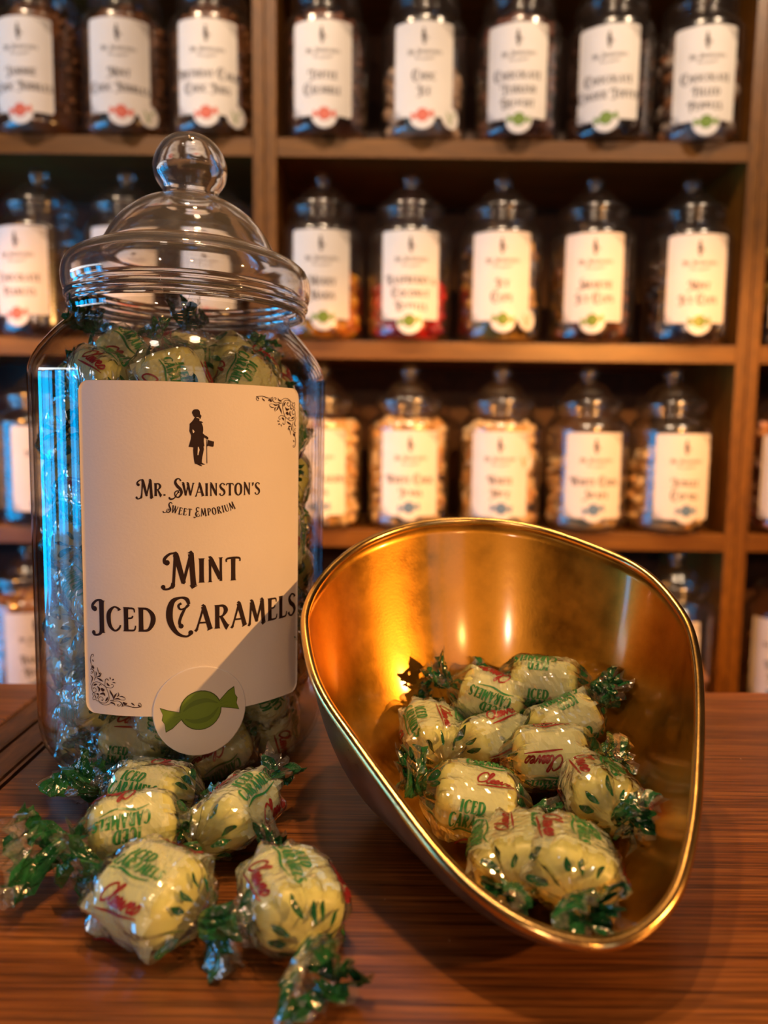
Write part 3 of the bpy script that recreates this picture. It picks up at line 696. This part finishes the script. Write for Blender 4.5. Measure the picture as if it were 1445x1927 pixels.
def wrapper_mesh(seed):
    r_ = random.Random(seed); mb = MB(); nu, nv = 56, 35
    fa = [(r_.randint(2, 5), r_.uniform(0, 6.28), r_.uniform(-420, 420), r_.uniform(.00012, .00036)) for _ in range(5)]
    pl = [(r_.randint(7, 13), r_.uniform(0, 6.28)) for _ in range(3)]
    def crease(ph, x):
        r = wrap_radius(ph, x)
        e = max(0., (abs(x) - HL * .45) / (NECK - HL * .45))
        for k, p, q, a in fa: r += a * abs(math.sin(k * ph + p + q * x))
        for k, p in pl: r *= 1 + .10 * min(1, e * 1.6) * math.sin(k * ph + p)
        return r, e
    def fn(i, j):
        ph = 2 * math.pi * i / nu; x = -NECK + 2 * NECK * j / (nv - 1)
        r, e = crease(ph, x)
        r += r_.uniform(-.00016, .00016)
        return (x + r_.uniform(-1, 1) * .0002 * e, r * math.cos(ph), r * math.sin(ph))
    mb.grid(fn, nu, nv, 0, wrap=True)
    wob = [r_.uniform(-.0012, .0012) for _ in range(nu)]
    for q in range(len(mb.f)):
        j, i = divmod(q, nu)
        x = -NECK + 2 * NECK * (j + .5) / (nv - 1)
        if abs(x) < .0108 + wob[i]: mb.m[q] = 4
    # print on the film
    def surf(off):
        def fs(u, v):   # u along the axis, v arc length around
            ph = -v / .0120
            r = crease(ph, u)[0] + off
            return (u, r * math.cos(ph), r * math.sin(ph))
        return fs
    f = surf(.00032)
    def text(t, size, u0, v0, mi, flip=False, slant=0, maxw=.02, bold=1.45):
        st, wd = layout(t, False, .06); sx = size * min(1, maxw / (wd * size)); sg = -1 if flip else 1
        for s in st: ribbon(mb, [(a, b, c * bold) for a, b, c in s], lambda x, y: f(u0 + sg * ((x - wd / 2) * sx + slant * y * size), v0 + sg * y * size), 3, mi)
    def script(u0, v0, L, mi, flip=False):
        sg = -1 if flip else 1
        pts = [(.42, .78), (.30, 1.0), (.12, .8), (.06, .4), (.18, .05), (.36, .12), (.52, .5), (.60, .95), (.52, 1.05), (.47, .7), (.50, .12), (.62, .05), (.76, .30), (.73, .46), (.64, .34), (.66, .08), (.80, .04), (.94, .30), (.91, .46), (.82, .34), (.84, .08), (.98, .06), (1.08, .44), (1.10, .06), (1.16, .06), (1.28, .44), (1.34, .2), (1.46, .32), (1.42, .46), (1.33, .34), (1.36, .08), (1.50, .06), (1.62, .46), (1.70, .2), (1.60, .02), (1.52, .1)]
        k = L / 1.95
        st = [(x * 1.12 + .30 * y, y * .62, .085) for x, y in pts]
        ribbon(mb, st, lambda x, y: f(u0 + sg * (x - .95) * k, v0 + sg * y * k), 3, mi)
        ribbon(mb, [(.10, -.20, .03), (.9, -.16, .09), (2.05, -.08, .03)], lambda x, y: f(u0 + sg * (x - .95) * k, v0 + sg * y * k), 4, mi)
    per = 2 * math.pi * .0120
    for b_ in range(3):
        v = per * (b_ / 3 + r_.uniform(-.02, .02)); fl = (b_ + seed) % 2 == 0
        u = r_.uniform(-.003, .003); s_ = -1 if fl else 1
        text('ICED', .0034, u - s_ * .0005, v + s_ * .0060, 1, fl, .15, .0095)
        text('CARAMELS', .0034, u + s_ * .001, v + s_ * .0020, 1, fl, .15, .0185)
        ribbon(mb, [(-.008, .0004, .0002), (-.004, .0014, .0007), (.002, .0004, .0006), (.008, .0012, .0002)], lambda x, y, v=v, u=u: f(u + s_ * x, v + s_ * (y - .0002)), 5, 1)
        script(u + s_ * .002, v - s_ * .0072, .0150, 2, fl)
    # green leafy border towards the twists
    for sgn in (1, -1):
        for k in range(11):
            ph = 2 * math.pi * (k + r_.uniform(-.25, .25)) / 11
            x0 = .0142 + r_.uniform(-.001, .001); ln = r_.uniform(.003, .005); wd = r_.uniform(.0015, .0028)
            def fb(x, y, ph=ph):
                rr = crease(ph, x)[0] + .0003
                a = ph + y / max(rr, .004)
                rr = crease(a, x)[0] + .0003
                return (x * sgn, rr * math.cos(a), rr * math.sin(a))
            ribbon(mb, [(x0, 0, .0004), (x0 + ln * .45, .0004, wd), (x0 + ln, 0, .0006)], fb, 4, 3)
    return mb.mesh('wrapper', [M_FILM, M_INKG, M_INKR, M_GREEN, M_FILMW], False)
def twist_mesh(seed):
    """crumpled fan of film past the neck, along +X from the origin"""
    r_ = random.Random(seed); mb = MB(); nu, nv = 46, 13
    L = r_.uniform(.013, .0165); spin = r_.uniform(-2.6, 2.6); flat = r_.uniform(.45, .85)
    ks = [(r_.randint(3, 5), r_.uniform(0, 6.28), r_.uniform(.25, .4)), (r_.randint(7, 11), r_.uniform(0, 6.28), r_.uniform(.18, .3))]
    bend = (r_.uniform(-.35, .35), r_.uniform(-.35, .35)); rag = [r_.uniform(.72, 1.12) for _ in range(nu)]
    P = {}
    def fn(i, j):
        s = j / (nv - 1); ph = 2 * math.pi * i / nu
        r = .0024 + .0072 * s ** .8
        f_ = min(1, s * 2.2)
        for k, p, a in ks: r *= 1 + a * f_ * math.sin(k * ph + p + s * 2.5)
        r *= 1 + r_.uniform(-.10, .10) * f_
        l = L * s * (1 - (1 - rag[i]) * s); a = ph + spin * s
        y, z = r * math.cos(a), r * math.sin(a) * (1 - (1 - flat) * f_)
        return (l + r_.uniform(-.0006, .0006) * f_ , y + bend[0] * l * s, z + bend[1] * l * s)
    mb.grid(fn, nu, nv, wrap=True)
    blk = [[r_.random() for _ in range(12)] for _ in range(5)]
    for q in range(len(mb.f)):
        j, i = divmod(q, nu)
        if j < 11: mb.m[q] = 1 if blk[min(4, j // 2)][i * 12 // nu] < (.78 if j < 6 else .58) else 0
    return mb.mesh('twisted_end', [M_FILM2, M_GREEN], False)
CAR = [caramel_mesh(k) for k in range(3)]
WRP = [wrapper_mesh(k) for k in range(4)]
TWS = [twist_mesh(k + 20) for k in range(7)]
count = [0]
def candy(loc, label, yaw=0., tilt=0., roll=0., group=None, ends=(1, 1), e_scale=(1, 1), e_bend=((0, 0), (0, 0)), seed=None):
    """yaw: heading of the +X twist in the ground plane; tilt raises that twist; roll turns the sweet about its own axis"""
    k = count[0] if seed is None else seed; count[0] += 1
    o = bpy.data.objects.new('wrapped_caramel', None); COL.objects.link(o); o.empty_display_size = .005
    M = Matrix.Rotation(yaw * D2R, 4, 'Z') @ Matrix.Rotation(-tilt * D2R, 4, 'Y') @ Matrix.Rotation(roll * D2R, 4, 'X')
    o.matrix_world = Matrix.Translation(loc) @ M
    child('caramel', CAR[k % 3], o); child('wrapper', WRP[k % 4], o)
    for q, sg in enumerate((1, -1)):
        if not ends[q]: continue
        t = child('twisted_end', TWS[(k * 2 + q * 3 + k // 7) % 7], o)
        t.location = (sg * (NECK - .0006), 0, 0)
        t.scale = (e_scale[q],) * 3
        t.rotation_euler = (k * 1.3 + q, -e_bend[q][0] * D2R if sg > 0 else e_bend[q][0] * D2R, (0 if sg > 0 else math.pi) + e_bend[q][1] * D2R)
        t.rotation_mode = 'XYZ'
    tag(o, label, 'sweet', group)
    return o

# five on the counter
gC = 'wrapped caramels lying on the counter'
candy((-.0888, .2705, .0112), 'wrapped caramel on the counter touching the jar base, rearmost of the loose ones', 170, 2, 8, gC, seed=0, e_scale=(1.25, .8), e_bend=((0, -6), (0, 10)))
candy((-.0860, .2400, .0112), 'wrapped caramel on the counter at left, lying slantwise with its twisted end far left', 203, 0, 62, gC, seed=1, e_scale=(1.3, .9), e_bend=((0, 12), (0, -10)))
candy((-.0525, .2510, .0130), 'wrapped caramel on the counter right of the loose heap, tilted up on its edge', 244, -6, 35, gC, seed=2, e_scale=(.9, .9), e_bend=((0, -25), (0, 0)))
candy((-.0690, .2070, .0112), 'large wrapped caramel at the front left of the counter, pale top towards the viewer', -26, -3, 15, gC, seed=3, e_scale=(1.0, 1.0), e_bend=((-6, -8), (0, 22)))
candy((-.0262, .2060, .0114), 'wrapped caramel nearest the brass scoop on the counter, twisted end pointing at the viewer', -66, -2, -12, gC, seed=5, e_scale=(1.08, .8), e_bend=((-4, 0), (0, 0)))
# ten in the scoop
gS = 'wrapped caramels in the brass scoop'
S = [
 ((.0235, .3060, .0205), 'wrapped caramel standing at the left wall inside the scoop, twist pointing up', 98, 12, 20, (.8, .75), ((20, 0), (35, 0)), (1, 1)),
 ((.0495, .3165, .0320), 'yellow looking wrapped caramel leaning at the back of the scoop pile, on the left', 160, 14, 50, (.9, .8), ((20, 0), (0, 0)), (1, 0)),
 ((.0730, .3175, .0410), 'rearmost wrapped caramel topping the scoop pile, against the shining back wall', -15, 0, -20, (.7, .8), ((0, 0), (10, 0)), (1, 1)),
 ((.0470, .3010, .0205), 'wrapped caramel left of centre in the scoop, slanting red script towards the viewer', 30, 6, -35, (.6, .6), ((10, 0), (0, 0)), (1, 0)),
 ((.0770, .2995, .0285), 'wrapped caramel at the back right of the scoop with a big crumpled twist at right', 18, 18, -30, (.85, .75), ((22, 14), (0, 0)), (1, 1)),
 ((.0680, .2805, .0220), 'round wrapped caramel in the very middle of the scoop pile', -2, 4, -50, (.85, .7), ((18, 0), (0, 0)), (1, 0)),
 ((.0350, .2550, .0165), 'wrapped caramel at the left edge of the scoop, twist pressed to the rim', 176, 8, -20, (.95, .8), ((48, 0), (20, 0)), (1, 1)),
 ((.0815, .2545, .0200), 'wrapped caramel at the right side of the scoop with its twist pointing down right', -94, 6, -25, (.9, .9), ((30, 10), (30, 0)), (1, 1)),
 ((.0435, .2225, .0150), 'wrapped caramel half hidden behind the foremost one in the scoop', -100, 4, 20, (.7, .7), ((30, 0), (0, 0)), (1, 0)),
 ((.0600, .2140, .0178), 'foremost wrapped caramel in the scoop, twist lying on the spout', -100, 5, -20, (.95, .7), ((16, 0), (0, 0)), (1, 0)),
]
for q, (loc, lab, yaw, tilt, roll, es, eb, en) in enumerate(S):
    candy(loc, lab, yaw, tilt, roll, gS, e_scale=es, e_bend=eb, ends=en, seed=q + 6)
# inside the big jar: rings against the wall, layer by layer
rj = random.Random(11)
LAY = ['bottom', 'second', 'third', 'fourth', 'fifth', 'sixth', 'seventh', 'top']
SIDE = ['front', 'front right', 'right', 'back right', 'back', 'back left', 'left', 'front left']
gJ = 'wrapped caramels packed in the large jar'
for L_ in range(8):
    z = .0140 + L_ * .0222
    rad = .0500 if 0 < L_ < 7 else (.047 if L_ == 0 else .0425)
    for k in range(8):
        if L_ == 7 and k == 4: continue
        a = (k + (L_ % 2) * .5 - .25) * math.pi / 4 + rj.uniform(-.1, .1)
        x, y = JX + rad * math.sin(a), JY - rad * math.cos(a)
        mode = rj.random()
        if mode < .6: yaw, tilt = a / D2R + rj.uniform(-8, 8), rj.uniform(-35, 35)
        else: yaw, tilt = a / D2R + rj.uniform(-10, 10), rj.choice((-1, 1)) * rj.uniform(50, 80)
        roll = 90 + rj.uniform(-25, 25)
        candy((x, y, z + rj.uniform(-.003, .003)), 'wrapped caramel inside the large jar, %s layer, %s side' % (LAY[L_], SIDE[k]), yaw, tilt, roll, gJ, e_scale=(.62, .62))
for q, (dx, dy, z, nm) in enumerate(((-.012, -.010, .030, 'lowest'), (.012, .012, .055, 'second'), (-.008, .010, .080, 'third'), (.010, -.012, .105, 'fourth'), (-.010, -.008, .130, 'fifth'), (.008, .006, .154, 'sixth'))):
    candy((JX + dx, JY + dy, z), 'wrapped caramel in the core of the large jar, %s from the base' % nm, q * 50, 10, 20, gJ, e_scale=(.8, .8))
TOPC = [((-.018, -.020, .1800), 'on top of the heap in the large jar, green twist up at left', 175, 48, 30), ((.008, -.016, .1790), 'topping the heap in the large jar, twist up in the middle', 100, 62, 20),
        ((.030, -.010, .1785), 'topping the heap in the large jar, printed face at right', 215, 20, 62), ((.000, .024, .1790), 'topping the heap in the large jar, at the back', 80, 0, 0)]
for (d, lab, yaw, tilt, roll) in TOPC:
    candy((JX + d[0], JY + d[1], d[2]), 'wrapped caramel ' + lab, yaw, tilt, roll, gJ, e_scale=(.95, .5))

# ------------------------------------------------------------------ brass scoop (weighing pan)
RIM = [(0.0348, 0.3513, 0.1091), (0.0137, 0.347, 0.1069), (-0.0066, 0.3352, 0.1009), (-0.0191, 0.321, 0.0937), (-0.0268, 0.3064, 0.0863), (-0.0302, 0.2931, 0.0794), (-0.0297, 0.2805, 0.0731), (-0.0249, 0.2613, 0.0633), (-0.0185, 0.2477, 0.0563), (-0.0087, 0.2334, 0.049), (0.001, 0.2196, 0.042), (0.0097, 0.2076, 0.0359), (0.0176, 0.1974, 0.0307), (0.0265, 0.1886, 0.0262), (0.0357, 0.182, 0.0229), (0.0449, 0.1782, 0.0209), (0.0535, 0.1764, 0.02), (0.061, 0.1767, 0.0201), (0.0695, 0.1798, 0.0217), (0.0786, 0.1863, 0.0251), (0.0858, 0.1952, 0.0296), (0.0948, 0.2107, 0.0375), (0.1034, 0.2297, 0.0472), (0.1102, 0.2461, 0.0555), (0.1166, 0.2635, 0.0644), (0.1209, 0.2802, 0.0729), (0.1214, 0.2924, 0.0791), (0.1178, 0.309, 0.0876), (0.1095, 0.3224, 0.0944), (0.0934, 0.3348, 0.1007), (0.0753, 0.345, 0.1059), (0.0556, 0.3507, 0.1088)]
rim = catmull(RIM, 6, True)
for _ in range(3):
    n = len(rim); rim = [tuple((rim[i - 1][q] + 2 * rim[i][q] + rim[(i + 1) % n][q]) / 4 for q in range(3)) for i in range(n)]
IC, KF, TM = (.046, .270), .42, 72 * D2R
def bowl(p, t, dz=0.):
    if t < .3:
        s = t / .3 * KF
        return (IC[0] + (p[0] - IC[0]) * s, IC[1] + (p[1] - IC[1]) * s, .003 + dz)
    tau = (t - .3) / .7 * TM
    h = KF + (1 - KF) * math.sin(tau) / math.sin(TM); v = (1 - math.cos(tau)) / (1 - math.cos(TM))
    return (IC[0] + (p[0] - IC[0]) * h, IC[1] + (p[1] - IC[1]) * h, .003 + (p[2] - .003) * v + dz)
scp = empty('weighing_scoop', (IC[0], IC[1], 0))
tag(scp, 'brass weighing scoop with a high curved back, holding wrapped sweets, on the counter', 'scoop')
off = Vector((-IC[0], -IC[1], 0))
n = len(rim); NT = 44
mb = MB()
mb.grid(lambda i, j: Vector(bowl(rim[i], max(.0005, j / (NT - 1)))) + off, n, NT, 0, True)
mb.f = [f[::-1] for f in mb.f]
pan = mb.build('pan', [M_BRASS, M_BRASSO], scp)
so = pan.modifiers.new('thickness', 'SOLIDIFY'); so.thickness = .0014; so.offset = -1; so.material_offset = 1
mb = MB(); br = .0019; nb = 14
def bead(i, j):
    p, q = Vector(rim[(j - 1) % n]), Vector(rim[(j + 1) % n])
    t = (q - p).normalized(); c = Vector(rim[j % n]) + off
    out = Vector((t.y, -t.x, 0)).normalized()
    if out.dot(Vector((c.x, c.y, 0))) < 0: out = -out
    upv = out.cross(t).normalized()
    a = 2 * math.pi * i / nb
    return c + out * (br * math.cos(a) + .0008) + upv * br * math.sin(a)
mb.grid(bead, nb, n + 1, 0, True)
mb.build('rolled_rim', M_BEAD, scp)

# ------------------------------------------------------------------ jars on the shelves
SJ, WJ = .89, 1.062
RS = RJ * SJ * WJ
sb, sl = jar_meshes(SJ, 56, M_SJAR, M_SJAR, WJ)
def rough_col(name, cols, rough=.5, spec=.4, metal=0):
    return [principled(name, c, rough, metal, spec, var=.25, vscale=60) for c in cols]
ICO = None
def ico():
    global ICO
    if ICO is None:
        bm = bmesh.new(); bmesh.ops.create_icosphere(bm, subdivisions=2, radius=1)
        ICO = ([v.co.copy() for v in bm.verts], [tuple(v.index for v in f.verts) for f in bm.faces]); bm.free()
    return ICO
def chunks(name, mats, n, size, fill, seed, shape=(1, .8, .7), core=True):
    """loose sweets heaped inside a shelf jar, from its base up to fill (metres)"""
    r_ = random.Random(seed); mb = MB(); V, Fc = ico()
    top = fill
    for k in range(n):
        s = size * r_.uniform(.75, 1.2)
        z = .004 + s * .8 + (top - .004 - s * .8) * r_.random()
        cap = k < n * .22
        if cap: z = top - s * .6 + r_.uniform(-.004, .004)
        lim = RS - .0035 if z < .155 else max(.022, RS - .0035 - (z - .155) * .9)
        if z < .012: lim = RS - .010
        a = r_.uniform(0, 2 * math.pi)
        rr = (lim - s * .96) * (math.sqrt(r_.random()) if cap else r_.uniform(.86, 1.0))
        Mx = (Matrix.Translation((rr * math.cos(a), rr * math.sin(a), z)) @ Matrix.Rotation(r_.uniform(0, 6.28), 4, Vector((r_.uniform(-1, 1), r_.uniform(-1, 1), r_.uniform(-1, 1) + .01)).normalized())
              @ Matrix.Diagonal((s * shape[0], s * shape[1], s * shape[2], 1)))
        j = [1 + r_.uniform(-.16, .16) for _ in V]
        mb.add([Mx @ (v * jj) for v, jj in zip(V, j)], Fc, r_.randrange(len(mats)))
    if core:
        prof = [(0, .006), (RS - .012 - size * .7, .006)] + [(min(RS - .009 - size * .8, max(.02, RS - .006 - max(0, z - .155) * .9 - size)), z) for z in (.03, .08, .12, .15, .165, .175) if z < top - size] + [(0, max(.012, top - size * .9))]
        mb.lathe(prof, 24, 0)
    return mb.mesh(name, mats)
C_NIB = rough_col('nibble_brown', [(.20, .075, .022), (.27, .11, .035), (.14, .048, .015)])
C_TOF = rough_col('toffee_brown', [(.15, .050, .025), (.22, .085, .045), (.10, .035, .02)], .35)
C_ICE = rough_col('choc_ice_tan', [(.55, .36, .22), (.62, .45, .30), (.45, .26, .13)], .5)
C_TUR = rough_col('turkish_brown', [(.16, .055, .035), (.22, .09, .06), (.12, .04, .02)], .35)
C_DRK = rough_col('dark_chocolate', [(.060, .024, .014), (.09, .038, .02), (.045, .018, .01)], .3)
C_PEB = rough_col('pebble', [(.62, .52, .44), (.35, .15, .06), (.18, .10, .07), (.5, .42, .36)], .3)
C_GLD = rough_col('gold_wrap', [(.85, .34, .02), (.95, .50, .04), (.75, .24, .01)], .22, 1.0)
C_RED = rough_col('red_wrap', [(.70, .012, .010), (.80, .03, .02), (.45, .008, .008)], .22, 1.0)
C_FOIL = rough_col('mixed_foil', [(.60, .36, .06), (.07, .04, .03), (.30, .16, .06), (.08, .10, .16)], .22, 1.0)
C_COP = rough_col('copper_foil', [(.22, .07, .02), (.08, .035, .02), (.05, .025, .015)], .22, 1.0)
C_BLU = rough_col('dark_foil', [(.05, .03, .03), (.03, .05, .10), (.08, .05, .04)], .22, 1.0)
C_WHT = rough_col('white_chocolate', [(.84, .60, .28), (.88, .70, .40), (.74, .42, .14)], .45)
C_PNK = rough_col('pink_chocolate', [(.70, .28, .20), (.80, .45, .32), (.62, .30, .12)], .45)
C_BAN = rough_col('banana_chip', [(.50, .24, .07), (.58, .32, .10), (.36, .15, .04)], .5)
# shelf, bay, x, facing, lines, sticker colour, leaf sticker (u, z), contents(mats, n, size, fill, shape), label of the jar, label of the contents
JARS = [
 (.5755, -.5152, 3.7 - 6, ['JAMMIE', 'CHOC NIBBLES'], M_SR, None, (C_NIB, 420, .0058, .186, (1, .7, .6)), 'jar of brown nibbles with red sweet sticker, top left corner of the picture', 'brown chocolate nibbles filling the top left corner jar'),
 (.5755, -.3880, 7, ['MINT', 'CHOC NIBBLES'], M_SR, (.046, .038), (C_NIB, 420, .0056, .178, (1, .8, .7)), 'jar of brown nibbles with red and leaf stickers, middle of the top left shelf', 'brown chocolate nibbles filling the middle jar of the top left shelf'),
 (.5755, -.2606, 4, ['BIRTHDAY CAKE', 'CHOC NIBS'], M_SR, (.046, .038), (C_NIB, 420, .0058, .182, (1, .7, .7)), 'jar of brown nibs with leaf sticker beside the left upright, top shelf', 'brown chocolate nibs filling the jar beside the left upright, top shelf'),
 (.5755, -.0934, -.9, ['TOFFEE', 'CRUMBLE'], M_SR, None, (C_TOF, 260, .0085, .172, (1, .8, .7)), 'jar of dark crumble pieces with red sticker, first right of the left upright, top shelf', 'dark reddish crumble pieces filling the first jar of the middle top shelf'),
 (.5755, .0509, -2.6, ['CHOC', 'ICE'], M_SR, (.046, .038), (C_ICE, 150, .0110, .100, (1, .9, .9)), 'jar half full of tan blocks with red and leaf stickers, middle top shelf', 'tan chocolate blocks half filling the second jar of the middle top shelf'),
 (.5755, .1896, -9.4, ['CHOCOLATE', 'TURKISH', 'DELIGHT'], M_SG, None, (C_TUR, 200, .0105, .170, (1, .8, .6)), 'jar with three line label and low green sticker, centre of the middle top shelf', 'reddish brown chocolate pieces filling the third jar of the middle top shelf'),
 (.5755, .3251, -16.7, ['CHOCOLATE', 'CINDER TOFFEE'], M_SG, None, (C_DRK, 130, .0125, .135, (1, .9, .8)), 'jar of dark lumps with green sticker, fourth on the middle top shelf', 'dark chocolate lumps in the fourth jar of the middle top shelf'),
 (.5755, .4560, -11.6, ['CHOCOLATE', 'FILLED', 'PEBBLES'], M_SG, None, (C_PEB, 95, .0135, .140, (1, .85, .75)), 'jar of mixed pebbles beside right uprights, top shelf', 'white and brown pebble sweets in the jar beside the right uprights, top shelf'),
 (.289, -.5252, 4.4 - 12, ['CHOCOLATE', 'PEANUTS'], M_SR, None, (C_DRK, 220, .0088, .120, (1, .9, .9)), 'jar of dark peanuts with red sticker, at the left edge of the second shelf', 'dark chocolate peanuts in the jar at the left edge of the second shelf'),
 (.289, -.3930, 7.0, [], M_SR, None, (C_DRK, 240, .0078, .110, (1, .9, .8)), 'jar seen left of the big lid knob, mostly behind the large jar lid', 'dark raisins in the jar mostly behind the large jar lid'),
 (.289, -.2606, 1.8, [], M_SR, None, (C_DRK, 180, .0098, .115, (1, .8, .8)), 'jar seen right of the big lid knob, beside the left upright', 'dark nuts in the jar beside the left upright, second shelf'),
 (.289, -.0985, 3.3, ['MERRY', 'MAIDS'], M_SG, None, (C_GLD, 130, .0125, .095, (1, .8, .8)), 'jar of gold wrapped sweets just right of the large jar lid, second shelf', 'gold orange wrapped sweets in the first jar of the second middle shelf'),
 (.289, .0342, -.1, ['RASPBERRY &', 'COCONUT', 'RUFFLES'], M_SG, None, (C_RED, 120, .0130, .085, (1, .8, .7)), 'jar of bright red wrapped sweets, second on the second middle shelf', 'bright red wrapped sweets in the second jar of the second middle shelf'),
 (.289, .1719, -6.2, ['ICY', 'CUPS'], M_SG, (.046, .038), (C_FOIL, 150, .0118, .140, (1, .9, .7)), 'jar of gold foil sweets with leaf sticker, centre of the second middle shelf', 'mixed gold foil sweets in the centre jar of the second middle shelf'),
 (.289, .3103, -10.4, ['SMARTIE', 'ICY CUPS'], M_SG, None, (C_COP, 150, .0118, .110, (1, .9, .7)), 'jar of copper brown sweets, fourth on the second middle shelf', 'copper brown foil sweets in the fourth jar of the second middle shelf'),
 (.289, .4558, -6.5, ['MINT', 'ICY CUPS'], M_SG, None, (C_BLU, 150, .0118, .120, (1, .9, .7)), 'jar of dark sweets with a bright blue edge, right end of the second middle shelf', 'dark blue foil sweets in the right end jar of the second middle shelf'),
 (.289, .6333, -29., [], M_SG, None, (C_FOIL, 140, .0118, .150, (1, .9, .8)), 'jar just peeping in at the right edge, second shelf', 'mixed sweets in the jar peeping in at the right edge, second shelf'),
 (.0065, -.6650, 29.8, [], M_SB, None, (C_DRK, 140, .0118, .150, (1, .9, .8)), 'jar cut by the left edge of the picture, third shelf', 'dark sweets in the jar cut by the left edge, third shelf'),
 (.0065, -.5350, 24.5, [], M_SB, None, (C_DRK, 140, .0118, .120, (1, .9, .8)), 'jar with a bluish lit label left of the large jar, third shelf', 'dark sweets in the jar with the bluish lit label, third shelf'),
 (.0065, -.0985, -1.4, ['WHITE RAISINS', 'TUBS'], M_SB, None, (C_WHT, 260, .0098, .160, (1, .8, .7)), 'jar of white sweets half hidden by the large jar right side, third shelf', 'white sweets filling the jar half hidden by the large jar, third shelf'),
 (.0065, .0371, .5, ['WHITE CHOC', 'JEANS'], M_SB, None, (C_WHT, 260, .0095, .164, (1, .8, .7)), 'full jar of white sweets, second on the third shelf, above the scoop left side', 'white chocolate sweets filling the second jar of the third shelf'),
 (.0065, .1792, -8.1, ['WHITE', 'MICE'], M_SB, (.043, .120), (C_WHT, 210, .0108, .160, (1.2, .7, .7)), 'full jar of white mice with an extra pale sticker, centre of the third shelf', 'white chocolate mice filling the centre jar of the third shelf'),
 (.0065, .3131, -.9, ['WHITE CHOC', 'SNAPS'], M_SB, None, (C_WHT, 170, .0108, .105, (1, .8, .7)), 'jar partly full of white pieces with a wide label, fourth on the third shelf', 'white chocolate pieces half filling the fourth jar of the third shelf'),
 (.0065, .4427, 2.5, ['JUNGLE', 'CHUMS'], M_SB, None, (C_WHT, 160, .0112, .122, (1.2, .8, .6)), 'jar of big white pieces with its label turned right, right end of the third shelf', 'big white chocolate pieces in the right end jar of the third shelf'),
 (.0065, .6346, -26.7, [], M_SR, None, (C_PNK, 200, .0108, .165, (1.2, .8, .7)), 'jar of pink sweets at the right edge of the picture, third shelf', 'pink sweets filling the jar at the right edge, third shelf'),
 (-.276, -.5613, 30.2, ['BANANA', 'BALMS'], M_SB, None, (C_BAN, 170, .0108, .165, (1, .8, .7)), 'jar of orange brown sweets left of the large jar, lowest visible shelf', 'orange brown sweets in the lowest visible jar left of the large jar'),
 (-.276, .4637, -24.5, [], M_SB, None, (C_BAN, 120, .0118, .060, (1, .8, .7)), 'jar partly behind the scoop right rim, lowest visible shelf', 'pale brown sweets in the jar partly behind the scoop right rim'),
 (-.276, .6469, -37.6, ['BRAZIL', 'NUTS'], M_SB, None, (C_BAN, 90, .0128, .110, (1.3, .7, .5)), 'jar at the bottom right edge beside the right uprights, lowest visible shelf', 'orange chips in the jar at the bottom right edge'),
]
YJ = YF + .040
for q, (zs, x, al, lines, sweet, veg, cont, lab, clab) in enumerate(JARS):
    t = empty('sweet_jar', (x, YJ, zs + .0004)); tag(t, lab, 'jar', 'sweet jars on the shelves')
    child('jar_body', sb, t); child('lid', sl, t)
    three = len(lines) == 3
    lo, hi = {.5755: (.0215, .1480), .289: (.0285, .1535), .0065: (.0240, .1510), -.276: (.0240, .1510)}[zs]
    # labels are the same print as on the large jar, wrapped on the smaller jar
    res = label_set(RS, al, lines, sweet, lo=lo, hi=hi, half=.0440, stick_u=.0035 if q % 2 else -.001, stick_z=lo + (.0125 if zs < .1 else .0015 if not three else -.0025), stick_tilt=(6, -5, 10, 0)[q % 4], det=0,
                    vegan=(veg[0] - .004, veg[1] - .036 + lo) if veg else None, dv=hi - .1695 + .0010, base=.0905 if not three else .0940, gap=.0200 if not three else .0190, text_sz=.0098)
    attach_labels(t, res)
    mats, nn, size, fill, shp = cont
    c = bpy.data.objects.new('loose_sweets', chunks('loose_sweets', mats, nn, size, fill, 100 + q, shp)); COL.objects.link(c)
    c.location = (x, YJ, zs + .0014)
    tag(c, clab, 'sweets', 'loose sweets in the shelf jars', 'stuff')
